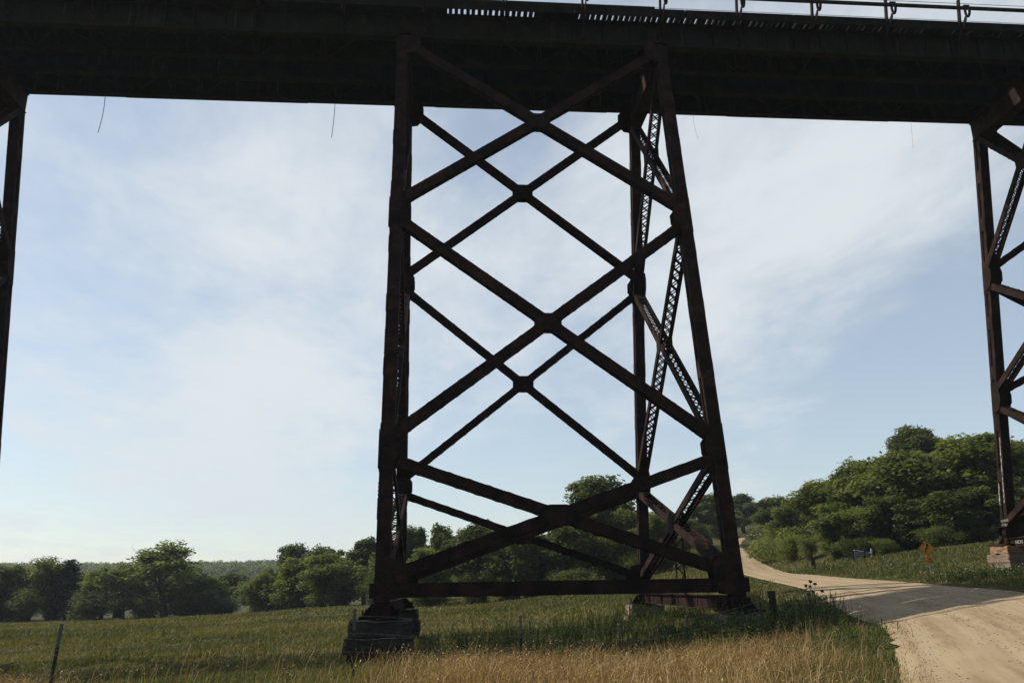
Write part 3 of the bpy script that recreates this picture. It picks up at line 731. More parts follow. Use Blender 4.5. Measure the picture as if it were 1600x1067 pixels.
def make_tree(kind, seed):
    """unit: metres, height about 10; returns (trunk mesh, crown mesh)"""
    r = random.Random(seed); mb = MB(); ends = []
    H = 10.0
    def limb(p, d, ln, rad, depth):
        pts = [p]; rs = [rad]; cur = V(p); dd = V(d)
        k = 5
        for i in range(k):
            jt = .16 if depth else .06; dd = (dd + V((r.gauss(0, jt), r.gauss(0, jt), .07))).normalized(); cur = cur + dd * (ln / k); pts.append(cur.copy()); rs.append(rad * (1 - .75 * (i + 1) / k))
        mb.tube(pts, rs, 6 if depth else 8, cap=False)
        if depth >= 2: ends.append(cur.copy()); return
        nb = 3 if depth else prm['limbs']
        for j in range(nb):
            f = prm['start'] + (1 - prm['start']) * (j + r.random()) / nb if depth == 0 else .45 + .55 * (j + 1) / nb
            f = min(f, .99); i = min(int(f * k), k - 1); q = pts[i].lerp(pts[i + 1], f * k - i)
            a = j * 2.4 + r.random() * 1.2
            sp_ = prm['spread'] * (1.15 - .6 * f if depth == 0 else .8)
            nd = (V((math.cos(a), math.sin(a), 0)) * sp_ + dd * .6 + V((0, 0, prm['up']))).normalized()
            limb(q, nd, ln * prm['ratio'] * (1.15 - .45 * f if depth == 0 else .75) * r.uniform(.8, 1.2), rs[i] * .55, depth + 1)
        ends.append(cur.copy())
    P = dict(
        round=dict(limbs=9, start=.25, spread=1.1, up=.25, ratio=.52, per=210, size=0.145, cr=0.76, low=.0, extra=40),
        airy=dict(limbs=12, start=.22, spread=.8, up=.42, ratio=.46, per=62, size=.12, cr=.56, low=.0, extra=30),
        bushy=dict(limbs=10, start=.06, spread=1.1, up=.3, ratio=.55, per=190, size=0.14, cr=0.74, low=.0, extra=60),
        tall=dict(limbs=10, start=.30, spread=.75, up=.35, ratio=.42, per=200, size=0.145, cr=0.68, low=0, extra=20),
        cedar=dict(limbs=0, start=.1, spread=1, up=0, ratio=.3, per=80, size=.16, cr=.7, low=0, extra=0),
        shrub=dict(limbs=8, start=.02, spread=1.2, up=.5, ratio=.7, per=150, size=0.15, cr=1.2, low=0, extra=30))
    prm = P[kind]
    if kind == 'cedar':
        mb.tube([(0, 0, -.5), (0, 0, 5), (.05, 0, 9.6)], [.16, .10, .02], 7)
        cs, rr = [], []
        for i in range(90):
            z = 1.0 + 8.8 * (i / 90) ** .9; w = 1.9 * (1 - (z - .6) / 9.8) ** .8 + .12; a = i * 2.4
            for f in ((.75,) if i % 2 else (.35,)):
                cs.append((math.cos(a) * w * f, math.sin(a) * w * f, z + r.gauss(0, .15))); rr.append(.3 + .42 * w / 1.9)
        cs, rr = np.array(cs), np.array(rr)
        vs, q, lr_ = leaf_cloud(cs, rr, 70, .15, seed, .8)
    else:
        ht = {'round': 5.6, 'airy': 7.0, 'bushy': 5.6, 'tall': 7.0, 'shrub': 4.0}[kind]
        limb(V((0, 0, -.6)), V((r.gauss(0, .06), r.gauss(0, .06), 1)), ht, {'round': .30, 'airy': .21, 'bushy': .22, 'tall': .27, 'shrub': .14}[kind], 0)
        E = np.array([tuple(e) for e in ends])
        cs = list(E + rng.normal(0, .15, E.shape)); rr = list(np.array([prm['cr'] * r.uniform(.55, 1.2) for _ in cs]))
        c0 = E.mean(0); sd = E.std(0)
        for i in range(prm['extra']):
            e = E[r.randrange(len(E))]; f = r.uniform(.45, .95); c = c0 + (e - c0) * f
            if kind in ('bushy', 'shrub') and i % 2: c[2] = r.uniform(.5, 3.2)
            cs.append(c); rr.append(prm['cr'] * r.uniform(.7, 1.2))
        cs, rr = np.array(cs), np.array(rr)
        if kind != 'shrub':
            zhi, zlo = np.percentile(cs[:, 2], 95), {'round': 1.6, 'airy': 2.4, 'bushy': .5, 'tall': 2.2}[kind]
            ra = np.percentile(np.hypot(cs[:, 0], cs[:, 1]), 80) * {'airy': .80, 'tall': .82}.get(kind, .95); ra = min(ra, zhi * .45)
            zm, rz = (zhi * .92 + zlo) / 2, (zhi * 1.06 - zlo) / 2
            ne = {'airy': 26, 'tall': 40, 'round': 40, 'bushy': 40}[kind]
            dq = rng.normal(size=(ne, 3)); dq /= np.linalg.norm(dq, axis=1)[:, None]
            cs = np.concatenate([cs, dq * rng.uniform(.5, 1.08, ne)[:, None] * np.array([ra, ra, rz]) + np.array([0, 0, zm])]); rr = np.concatenate([rr, prm['cr'] * rng.uniform(.35, 1.0, ne)])
            qn = np.sqrt((cs[:, 0] / ra) ** 2 + (cs[:, 1] / ra) ** 2 + ((cs[:, 2] - zm) / rz) ** 2)
            lim = 1 + rng.normal(0, .21, len(cs)); f_ = np.where(qn > lim, lim / qn, 1); f_ = f_ if kind == 'airy' else .62 * f_ + .38
            cs[:, :2] *= f_[:, None]; cs[:, 2] = zm + (cs[:, 2] - zm) * f_
        vs, q, lr_ = leaf_cloud(cs, rr, prm['per'], prm['size'], seed)
        zt = np.percentile(vs[:, 2], 99.7); sc = H / zt
        vs = vs * sc; mb.v = [(a * sc, b_ * sc, c * sc) for a, b_, c in mb.v]
        vs[:, 2] = np.maximum(vs[:, 2], .05 + .3 * rng.random(len(vs)))
    crown = np_mesh('crown', vs, q, None, [M['leaf_mid']], lr_)
    wd_ = np.percentile(np.hypot(vs[:, 0], vs[:, 1]), 97) * 2
    me = bpy.data.meshes.new('trunk'); me.from_pydata(mb.v, [], mb.f); me.materials.append(M['bark']); me.polygons.foreach_set('use_smooth', [True] * len(me.polygons)); me.update()
    return me, crown, wd_
PROTO = {k: [make_tree(k, sd) for sd in sds] for k, sds in dict(round=(3, 14), airy=(5, 26), bushy=(8, 19, 33), tall=(12, 41), cedar=(2,), shrub=(4, 23)).items()}
cnt = {}
def plant(kind, leaf, u, vb, vt, wpx, d, label, name=None, group=None, cat='tree'):
    top = at(u, vt, d); bz = g1(top.x, top.y)
    if vb is None: base = V((top.x, top.y, bz))
    else: base = V((top.x, top.y, bz))
    h = max(1.2, top.z - base.z); w = wpx / FPX * d * {'tall': .92, 'shrub': .85, 'airy': 1.0, 'cedar': 1.3}.get(kind, 1.12)
    i = cnt.get(kind, 0); cnt[kind] = i + 1
    tr, cr, wd_ = PROTO[kind][i % len(PROTO[kind])]
    nm = name or {'cedar': 'cedar_tree', 'shrub': 'shrub'}.get(kind, 'deciduous_tree')
    root = empty(nm, base, label, cat, group, rotz=random.random() * 6.28)
    root.scale = (w / wd_, w / wd_, h / 10)
    for mn, me_, mt in (('trunk', tr, None), ('crown', cr, M['leaf_' + leaf])):
        o = bpy.data.objects.new(mn, me_); COL.objects.link(o); o.parent = root
        if mt: o.material_slots[0].link = 'OBJECT'; o.material_slots[0].material = mt
    return root
GL = 'trees along the far side of the left field'
GM = 'trees seen behind the middle tower'
GR = 'trees on the hillside right of the road'
TREES = [
 ('round', 'grey', 30, 892, 90, 168, 'hazy tree filling the gap behind the pale thin tree second from the left edge', GL),
 ('round', 'mid', 190, 896, 90, 166, 'tree standing behind the slender airy trees left of the tall open tree', GL),
 ('round', 'grey', 240, 890, 80, 170, 'hazy tree behind the trunk of the tall open tree, on its left', GL),
 ('bushy', 'grey', 296, 894, 80, 166, 'hazy tree behind the tall open tree, on its right', GL),
 ('bushy', 'mid', 440, 888, 70, 150, 'bushy tree behind the leaning thin tree', GL),
 # kind, leaf, u, vtop, width px, depth, label, group
 ('bushy', 'mid', -40, 884, 110, 152, 'tree cut off by the left frame edge at the field end', GL),
 ('bushy', 'mid', 14, 884, 84, 150, 'broad leafy tree nearest the left frame edge along the field', GL),
 ('airy', 'light', 54, 871, 86, 151, 'light green thin-crowned tree second from the left frame edge', GL),
 ('round', 'mid', 86, 886, 60, 156, 'mid green tree between a pale thin tree and the dark cedar', GL),
 ('cedar', 'cedar', 113, 872, 48, 152, 'dark pointed cedar in the left tree line', GL),
 ('bushy', 'grey', 140, 898, 56, 165, 'low grey-green tree just right of the dark cedar', GL),
 ('airy', 'light', 166, 886, 66, 149, 'small pale airy tree with slanting trunks left of the tall open tree', GL),
 ('airy', 'mid', 202, 881, 62, 150, 'slender airy tree immediately left of the tall open-crowned tree', GL),
 ('airy', 'light', 268, 846, 112, 149, 'tall open-crowned tree rising highest above the left field', GL),
 ('bushy', 'dark', 305, 906, 56, 148, 'dark round bush-like tree at the foot of the tall open tree', GL),
 ('bushy', 'light', 334, 902, 42, 153, 'yellow-green young tree right of the dark round tree', GL),
 ('round', 'grey', 362, 896, 64, 175, 'hazy grey-green tree set back in the gap of the left tree line', GL),
 ('round', 'grey', 398, 908, 60, 170, 'low hazy tree below the distant wooded ridge', GL),
 ('airy', 'mid', 424, 894, 54, 142, 'leaning thin tree left of the big yellow-green tree', GL),
 ('tall', 'dark', 458, 851, 60, 152, 'dark tall tree rising behind the yellow-green tree', GL),
 ('bushy', 'light', 474, 872, 98, 139, 'broad yellow-green tree in the left tree line near the tower', GL),
 ('round', 'dark', 512, 856, 76, 145, 'dark tree top showing behind two broad green trees', GL),
 ('bushy', 'mid', 526, 868, 92, 130, 'broad rich green tree nearest the left side of the middle tower', GL),
 ('tall', 'dark', 574, 842, 66, 136, 'tall dark tree directly left of the tower\'s front left leg', GL),
 ('round', 'dark', 622, 850, 70, 130, 'tree mostly hidden behind the front left tower leg', GM),
 ('tall', 'dark', 652, 824, 60, 126, 'dark tree just right of the front left tower leg', GM),
 ('bushy', 'light', 668, 858, 66, 112, 'bright yellow-green tree low behind the tower\'s lowest brace', GM),
 ('tall', 'mid', 692, 822, 62, 122, 'tall mid green tree left of the big dark dense tree', GM),
 ('round', 'dark', 752, 822, 96, 106, 'dense dark tree with rounded top under the far lower brace, left half', GM),
 ('bushy', 'dark', 800, 830, 90, 103, 'dense dark tree hanging to the ground under the brace crossing', GM),
 ('round', 'grey', 858, 862, 66, 150, 'hazy pale tree in the gap between dark trees behind the tower', GM),
 ('tall', 'dark', 930, 746, 124, 108, 'tallest dark oak behind the tower rising above the lower braces', GM),
 ('round', 'mid', 895, 815, 90, 103, 'mid green tree below the tall oak on its left', GM),
 ('bushy', 'mid', 960, 800, 90, 104, 'green tree below the tall oak on its right', GM),
 ('bushy', 'light', 1024, 800, 60, 112, 'light green tree right of the rear right tower leg', GM),
 ('round', 'dark', 1062, 812, 70, 128, 'dark tree behind the lower bracing of the tower\'s right bent', GM),
 ('tall', 'grey', 1108, 773, 72, 160, 'pale hazy tree just left of the front right tower leg', GM),
 ('tall', 'grey', 1158, 772, 60, 205, 'pale hazy tall tree where the road disappears uphill', GM),
 ('round', 'mid', 1130, 805, 60, 190, 'tree behind the front right tower leg', GM),
 ('round', 'mid', 1196, 792, 46, 235, 'small tree at the crest where the road bends away', GR),
 ('round', 'dark', 1222, 778, 76, 165, 'dark tree just right of the road crest', GR),
 ('bushy', 'mid', 1246, 790, 70, 128, 'mid green tree above the roadside shrubs', GR),
 ('round', 'mid', 1290, 752, 96, 112, 'leafy tree on the slope left of the small bare snag', GR),
 ('airy', 'mid', 1318, 733, 64, 106, 'thin spiky-topped tree on the hillside skyline', GR),
 ('round', 'mid', 1345, 720, 96, 104, 'rounded tree above the farm gate', GR),
 ('tall', 'dark', 1424, 667, 100, 128, 'tallest dark tree crowning the hill behind the yellow sign', GR),
 ('bushy', 'mid', 1322, 788, 90, 92, 'leafy tree reaching the ground beside the farm gate', GR),
 ('round', 'mid', 1400, 710, 118, 98, 'broad green tree in front of the tallest hill tree', GR),
 ('bushy', 'dark', 1382, 778, 100, 90, 'dark bushy tree right behind the farm gate', GR),
 ('round', 'mid', 1462, 716, 92, 97, 'green tree between the sign and the tallest hill tree', GR),
 ('bushy', 'dark', 1448, 772, 100, 88, 'dark bushy tree directly behind the yellow sign', GR),
 ('round', 'mid', 1516, 683, 128, 96, 'large broad tree left of the right tower\'s leg', GR),
 ('bushy', 'dark', 1515, 765, 104, 90, 'dark low tree behind the right tower\'s stone pier', GR),
 ('round', 'mid', 1588, 694, 96, 118, 'tree behind the right tower\'s leg at the frame edge', GR),
 ('bushy', 'mid', 1590, 772, 80, 104, 'low bushy tree under the hillside at the right frame edge', GR),
 ('round', 'mid', 1690, 690, 150, 110, 'tree just outside the right frame edge on the hillside', GR),
]
for k, lf, u, vt, w, d, lb, gr in TREES: plant(k, lf, u, None, vt, w, d, lb, None, gr)
SHR = [
 ('dark', 40, 926, 80, 147, 1), ('mid', 95, 930, 70, 148, 1), ('dark', 150, 935, 80, 147, 1), ('mid', 225, 932, 80, 150, 1), ('grey', 350, 930, 90, 150, 1), ('mid', 400, 926, 80, 146, 1), ('dark', 445, 920, 60, 137, 1), ('mid', 585, 905, 70, 122, 1),
 ('dark', 670, 905, 80, 106, 2), ('mid', 730, 905, 70, 103, 2), ('grey', 850, 895, 80, 102, 2), ('dark', 905, 885, 90, 99, 2), ('mid', 975, 880, 90, 102, 2), ('dark', 1040, 870, 80, 108, 2), ('mid', 1095, 862, 70, 118, 2), ('mid', 1125, 845, 50, 150, 2),
 ('light', 1212, 836, 52, 125, 3), ('light', 1238, 840, 56, 108, 3), ('mid', 1262, 836, 44, 100, 3), ('dark', 1302, 850, 50, 90, 3), ('dark', 1330, 845, 56, 90, 3), ('mid', 1378, 850, 50, 86, 3), ('dark', 1412, 846, 60, 86, 3), ('dark', 1470, 835, 70, 86, 3), ('dark', 1525, 825, 70, 86, 3), ('mid', 1590, 815, 70, 88, 3)]
SL = {1: ('dense leafy shrub in the undergrowth below the left field tree line', 'shrubs below the left tree line'), 2: ('dense leafy shrub at the foot of the trees behind the middle tower', 'shrubs below the trees behind the tower'), 3: ('dense leafy shrub at the foot of the hillside trees right of the road', 'shrubs below the hillside trees')}
for q_, (lf, u, vt, w, d, gk) in enumerate(SHR): plant('shrub', lf, u, None, vt - (9, -6, 14, 2, -3, 20, 5)[q_ % 7], w * (1, .8, 1.1)[q_ % 3], d + (0, 3, -2)[q_ % 3], SL[gk][0], None, SL[gk][1], 'shrub')

# hillside scrub and the far wooded ridge
def blob_wood(name, pts, label, leafm, cnt_=95, lo=.10, hi=.22):
    vs_all, q_all, nb = [], [], 0
    cs = np.array([p[:3] for p in pts]); rr = np.array([p[3] for p in pts])
    r = np.random.default_rng(77)
    ci = np.repeat(np.arange(len(cs)), cnt_); n = len(ci)
    d = r.normal(size=(n, 3)); d[:, 2] = np.abs(d[:, 2]); d /= np.linalg.norm(d, axis=1)[:, None]
    p = cs[ci] + d * rr[ci][:, None] * (r.random(n)[:, None] ** .3)
    nrm = d + r.normal(size=(n, 3)) * .5; nrm /= np.linalg.norm(nrm, axis=1)[:, None]
    t = np.cross(nrm, r.normal(size=(n, 3))); t /= np.linalg.norm(t, axis=1)[:, None]; b_ = np.cross(nrm, t)
    s_ = (rr[ci] * r.uniform(lo, hi, n))[:, None]
    v = np.stack([p - t * s_, p + b_ * s_ * .7, p + t * s_, p - b_ * s_ * .7], 1).reshape(-1, 3)
    me = np_mesh(name, v, np.arange(n * 4).reshape(-1, 4), None, [leafm], np.repeat(r.random(len(cs))[ci] * .6 + .4 * r.random(n), 4))
    return link(name, me, label=label, cat='woods', kind='stuff')
pts = []
for i in range(4200):
    u = rng.uniform(-500, 1250); d = rng.uniform(520, 1150); p = at(u, 900, d); z = g1(p.x, p.y); r_ = rng.uniform(3.2, 6.5)
    pts.append((p.x, p.y, z + r_ * .4, r_))
blob_wood('far_woods', pts, 'distant hazy wooded ridge along the horizon', M['leaf_grey'])  # greyish leaf colour paints part of the distance haze onto the ridge
pts = []
for i in range(260):
    u = rng.uniform(600, 1160); d = rng.uniform(190, 420); p = at(u, 900, d); z = g1(p.x, p.y); r_ = rng.uniform(2.5, 5)
    if rng.random() < .8: pts.append((p.x, p.y, z + r_ * .5, r_))
for i in range(620):
    u = rng.uniform(1180, 1900); d = rng.uniform(112, 330); p = at(u, 900, d); z = g1(p.x, p.y); r_ = rng.uniform(1.2, 3.2)
    pts.append((p.x, p.y, z + r_ * .3, r_))
blob_wood('hillside_scrub', pts, 'scrub and woods covering the hillsides behind the trees', M['leaf_mid'], 300, .05, .11)

# ------------------------------------------------------------------ grass
def blades(x, y, h, w, lean, rnd, r, zoff=0, bias=(.25, .05)):
    n = len(x); z = gz(x, y) + zoff; a = r.uniform(0, 2 * np.pi, n)
    lx = np.cos(a) * lean + bias[0] * lean; ly = np.sin(a) * lean + bias[1] * lean
    fa = r.uniform(0, np.pi, n); wx, wy_ = np.cos(fa) * w / 2, np.sin(fa) * w / 2
    b0 = np.stack([x, y, z - .03], 1); side = np.stack([wx, wy_, np.zeros(n)], 1)
    m1 = b0 + np.stack([lx * h * .28, ly * h * .28, h * .58], 1); tp = b0 + np.stack([lx * h * .95, ly * h * .95, h * (1 - .25 * lean)], 1)
    vs = np.stack([b0 - side, b0 + side, m1 - side * .8, m1 + side * .8, tp], 1).reshape(-1, 3)
    i = np.arange(n)[:, None] * 5
    return vs, i + np.array([[0, 1, 3, 2]]), i + np.array([[2, 3, 4]]), np.repeat(rnd, 5), tp
def scatter(n, d0, d1, u0=-120, u1=1720, power=1.0):
    d = np.sqrt(rng.uniform(d0 ** 2, d1 ** 2, n)) if power == 1 else d0 * (d1 / d0) ** rng.random(n)
    t = ((rng.uniform(u0, u1, n)) - 800) / FPX
    x = CAM.x + d * (t * math.cos(YAW) - math.sin(YAW)); y = CAM.y + d * (math.cos(YAW) + t * math.sin(YAW))
    return x, y, d
def fnoise(x, y, s, seed=0):
    # cheap smooth value noise
    def h(i, j): return np.modf(np.abs(np.sin(i * 127.1 + j * 311.7 + seed * 17.3) * 43758.5453))[0]
    xi, yi = np.floor(x * s), np.floor(y * s); fx, fy = x * s - xi, y * s - yi; fx = fx * fx * (3 - 2 * fx); fy = fy * fy * (3 - 2 * fy)
    return (h(xi, yi) * (1 - fx) + h(xi + 1, yi) * fx) * (1 - fy) + (h(xi, yi + 1) * (1 - fx) + h(xi + 1, yi + 1) * fx) * fy
def fb(x, y, s, seed=0): return .55 * fnoise(x, y, s, seed) + .3 * fnoise(x, y, s * 2.3, seed + 5) + .15 * fnoise(x, y, s * 5.1, seed + 9)
PIERS = [(sb.x - .3, sb.y - .9, 1.0), (0, -7.8, 1.3), (0, 7.8, 1.2), (L, -7.8, .9), (L, 7.8, 1.1), (xc - .5, 6.4, 1.7)]
def clear(x, y, edge=.26):
    rd_ = road_dist(x, y); ok = (~in_road(x, y) & (rd_ > -edge)) | (in_road(x, y) & (rd_ < edge * rng.random(len(x)) * 2))
    for px, py, r_ in PIERS: ok &= (np.maximum(np.abs(x - px), np.abs(y - py)) > r_)
    return ok, rd_
def dry_zone(x, y):
    """share of straw: a swath of tall dry grass between the viewer and the fence, thinning to the left field and the road edge"""
    cx = (x - CAM.x) * math.cos(YAW) + (y - CAM.y) * math.sin(YAW); dd = -(x - CAM.x) * math.sin(YAW) + (y - CAM.y) * math.cos(YAW)
    u = cx / np.maximum(dd, 1) * FPX + 800
    far = np.interp(u, [-200, 0, 40, 110, 160, 480, 560, 640, 720, 900, 1100, 1300, 1400], [6, 9, 16, 13, 5, 5, 10, 17, 20.5, 22.5, 22.5, 21.5, 18])
    a = 1 / (1 + np.exp((dd - far + (fb(x, y, .35, 3) - .5) * 11) / 2.6))
    r_ = np.clip((road_dist(x, y) - .5) / 2.2, 0, 1)
    return a * (.2 + .8 * r_) * np.interp(u, [900, 1050, 1300], [1, .8, .5]) * np.clip(-.15 + 2.1 * fb(x, y, .42, 31), .08, 1), u, dd

def grass_object(name, parts, material, label):
    vs, q, t, rn, off = [], [], [], [], 0
    for (v_, q_, t_, r_, _) in parts:
        vs.append(v_); q.append(q_ + off); t.append(t_ + off); rn.append(r_); off += len(v_)
    me = np_mesh(name, np.concatenate(vs), np.concatenate(q), np.concatenate(t), [material], np.concatenate(rn))
    return link(name, me, label=label, cat='grass', kind='stuff')
GP, DP = [], []
# near meadow
x, y, d = scatter(330000, 7, 33); ok, rdst = clear(x, y); dz, u_, dd_ = dry_zone(x, y)
pick = rng.random(len(x)); dry = pick < dz * .9
dens = np.where(dry, .9, .62) * np.clip(.3 + 1.1 * fb(x, y, .9, 1), 0, 1)
keep = ok & (rng.random(len(x)) < dens)
kd = keep & dry; kg = keep & ~dry
hd = rng.uniform(.28, .82, len(x)) * (.35 + 1.2 * fb(x, y, .7, 4)) * np.clip(.45 + rdst / 3, .4, 1)
hg = rng.uniform(.12, .38, len(x)) * (.5 + .9 * fb(x, y, .4, 6)) * np.clip(.3 + rdst / 2.2, .3, 1)
DP.append(blades(x[kd], y[kd], hd[kd], (.005 + .00032 * d)[kd], rng.uniform(.12, 1.05, kd.sum()), rng.random(kd.sum()), rng))
GP.append(blades(x[kg], y[kg], hg[kg], (.007 + .0004 * d)[kg], rng.uniform(.2, .8, kg.sum()), np.clip(rng.random(kg.sum()) * .7 + 1.0 * (fb(x[kg], y[kg], .15, 8) - .38), 0, 1), rng))
# drooping seed heads on the straw
tp = DP[0][4]; sel = rng.random(len(tp)) < .22; tp = tp[sel]; n = len(tp)
a = rng.uniform(0, 6.28, n); l_ = rng.uniform(.05, .13, n); dr = np.stack([np.cos(a) * .7 + .3, np.sin(a) * .7, rng.uniform(-.6, .3, n)], 1) * l_[:, None]
sd = np.stack([-np.sin(a), np.cos(a), np.zeros(n)], 1) * rng.uniform(.006, .013, n)[:, None]
sv = np.stack([tp, tp + dr * .4 + sd, tp + dr * .4 - sd, tp + dr], 1).reshape(-1, 3); i4 = np.arange(n)[:, None] * 4
DP.append((sv, (i4 + np.array([[0, 1, 3, 2]])), np.zeros((0, 3), int), np.repeat(rng.uniform(.55, 1, n), 4), tp))
x2, y2, d2 = scatter(1500, 13, 30, -120, 1380); ok2, rd2 = clear(x2, y2); k2 = ok2 & (fb(x2, y2, .3, 41) > .5) & (rd2 > .6)
st = blades(x2[k2], y2[k2], rng.uniform(.55, 1.05, k2.sum()), (.004 + .00022 * d2)[k2], rng.uniform(.15, .9, k2.sum()), rng.uniform(.3, 1, k2.sum()), rng); DP.append(st)
# middle distance
x, y, d = scatter(210000, 33, 80, -150, 1750); ok, rdst = clear(x, y)
keep = ok & (rng.random(len(x)) < np.clip(.25 + fb(x, y, .5, 1), 0, 1)); dry = rng.random(len(x)) < .15 * (fb(x, y, .12, 21) > .54) + .02
hg = rng.uniform(.14, .38, len(x)) * (.4 + fb(x, y, .25, 6)) * np.clip(.25 + rdst / 3, .25, 1)
for m_, lst in ((keep & ~dry, GP), (keep & dry, DP)):
    lst.append(blades(x[m_], y[m_], hg[m_] * 1.1, (.0007 * d + .01)[m_], rng.uniform(.2, .8, m_.sum()), np.clip(rng.random(m_.sum()) * .6 + 1.1 * (fb(x[m_], y[m_], .09, 8) - .34), 0, 1), rng))
# far field
x, y, d = scatter(150000, 80, 165, -200, 1700); ok, rdst = clear(x, y)
keep = ok & (rng.random(len(x)) < np.clip(.2 + fb(x, y, .2, 1), 0, 1)); dry = rng.random(len(x)) < .10 * (fb(x, y, .06, 21) > .52)
hg = rng.uniform(.18, .45, len(x)) * (.4 + fb(x, y, .12, 6))
for m_, lst in ((keep & ~dry, GP), (keep & dry, DP)):
    lst.append(blades(x[m_], y[m_], hg[m_], (.0011 * d)[m_], rng.uniform(.2, .8, m_.sum()), np.clip(rng.random(m_.sum()) * .6 + 1.1 * (fb(x[m_], y[m_], .05, 8) - .34), 0, 1), rng))
grass_object('dry_grass', DP, M['grass_dry'], 'tall straw-coloured dry grass across the foreground')
grass_object('green_grass', GP, M['grass_green'], 'green meadow grass covering the field and verges')

# weeds: leafy stems near the tower and the bank
def weeds(name, spots, label, flowers=None):
    vs, q, rn, off = [], [], [], 0
    fl = MB(); r = np.random.default_rng(5)
    for (x, y, h, k) in spots:
        z = g1(x, y)
        for s_ in range(k):
            a = r.uniform(0, 6.28); ox, oy = r.normal(0, .16, 2); n = int(26 * h + 8); t = r.uniform(.08, 1, n)
            ln = h * r.uniform(.7, 1.1); lx, ly = math.cos(a) * .22 * ln, math.sin(a) * .22 * ln
            p = np.stack([x + ox + lx * t, y + oy + ly * t, z + ln * t], 1); b_ = r.uniform(0, 6.28, n)
            dr = np.stack([np.cos(b_), np.sin(b_), r.uniform(-.1, .7, n)], 1) * (r.uniform(.06, .16, n) * (1.15 - .6 * t))[:, None]
            sd = np.stack([-np.sin(b_), np.cos(b_), np.zeros(n)], 1) * r.uniform(.014, .03, n)[:, None]
            vs.append(np.stack([p, p + dr * .5 + sd, p + dr, p + dr * .5 - sd], 1).reshape(-1, 3)); rn.append(np.repeat(r.random(n), 4))
            # stem
            w = .007; c = np.array([[x + ox - w, y + oy, z], [x + ox + w, y + oy, z], [x + ox + lx + w, y + oy + ly, z + ln], [x + ox + lx - w, y + oy + ly, z + ln]])
            vs.append(c); rn.append(np.full(4, .2))
            if flowers and r.random() < flowers:
                for _ in range(2):
                    c = V((x + ox + lx + r.normal(0, .07), y + oy + ly + r.normal(0, .07), z + ln + r.uniform(0, .08))); rr = r.uniform(.025, .055)
                    fl.poly([c + V((math.cos(a_) * rr, math.sin(a_) * rr, (i % 2) * .012 - .25 * math.sin(a_) * rr)) for i, a_ in enumerate(np.linspace(0, 6.28, 8)[:-1])], [tuple(range(7))])
    v = np.concatenate(vs); me = np_mesh(name, v, np.arange(len(v)).reshape(-1, 4), None, [M['weed']], np.concatenate(rn))
    link(name, me, label=label, cat='weeds', kind='stuff')
    return fl
def around(u, v_ok, d, su, sd, n, h0, h1, k):
    out = []
    for _ in range(n):
        uu = rng.normal(u, su); dd = max(6, rng.normal(d, sd)); p = at(uu, 930, dd)
        if in_road(np.array([p.x]), np.array([p.y]))[0] : continue
        if any(max(abs(p.x - a), abs(p.y - b_)) < r_ for a, b_, r_ in PIERS): continue
        out.append((p.x, p.y, rng.uniform(h0, h1), k))
    return out
sp_ = around(1180, 0, 31, 55, 2.0, 70, .5, 1.1, 4) + around(1275, 0, 33, 30, 2.2, 40, .4, .9, 4) + around(1040, 0, 36, 60, 4, 50, .4, .9, 4) + around(850, 0, 40, 60, 5, 60, .5, 1.1, 4) + around(720, 0, 30, 6, .4, 5, .9, 1.3, 5) + around(900, 0, 27, 40, 2, 14, .4, .8, 3) + around(990, 0, 44, 40, 2, 30, .6, 1.2, 4) + around(1330, 0, 24, 25, 3, 16, .25, .6, 3) + around(640, 0, 30, 20, 2, 10, .3, .7, 3) + around(820, 0, 36, 90, 5, 110, .5, 1.15, 4) + around(1120, 0, 29, 70, 2.5, 60, .4, 1.0, 3) + around(300, 0, 30, 220, 9, 70, .25, .6, 2)
weeds('tall_weeds', sp_, 'dark leafy weeds growing around the middle tower piers')
sp_ = around(1540, 0, 44, 50, 2.2, 110, .22, .55, 3) + around(1420, 0, 55, 50, 4, 70, .4, .9, 3) + around(1300, 0, 72, 40, 5, 60, .5, 1.0, 3) + around(1600, 0, 41, 30, 1.2, 40, .3, .6, 3)
fl = weeds('bank_weeds', sp_, 'weeds on the roadside bank below the right tower', .16)
o = fl.build('white_flowers', M['flower']); tag(o, 'small white wildflowers dotted over the roadside bank', 'flowers', kind='stuff')
fl = MB()
for (x, y, h_, k) in around(730, 0, 26, 120, 4, 26, .5, .8, 1) + around(330, 0, 17, 150, 2, 14, .4, .6, 1) + around(1330, 0, 31, 40, 2, 12, .6, .9, 1) + around(650, 0, 31, 14, 1, 14, .5, .9, 1):
    c = V((x, y, g1(x, y) + h_)); rr = rng.uniform(.02, .04)
    fl.poly([c + V((math.cos(a_) * rr, math.sin(a_) * rr, (i % 2) * .01 - .3 * math.sin(a_) * rr)) for i, a_ in enumerate(np.linspace(0, 6.28, 8)[:-1])], [tuple(range(7))])
    fl.tube([c - V((0, 0, h_)), c], .004, 4, 1)
o = fl.build('meadow_flowers', [M['flower'], M['weed']]); tag(o, 'few tiny white flowers in the foreground meadow', 'flowers', kind='stuff')
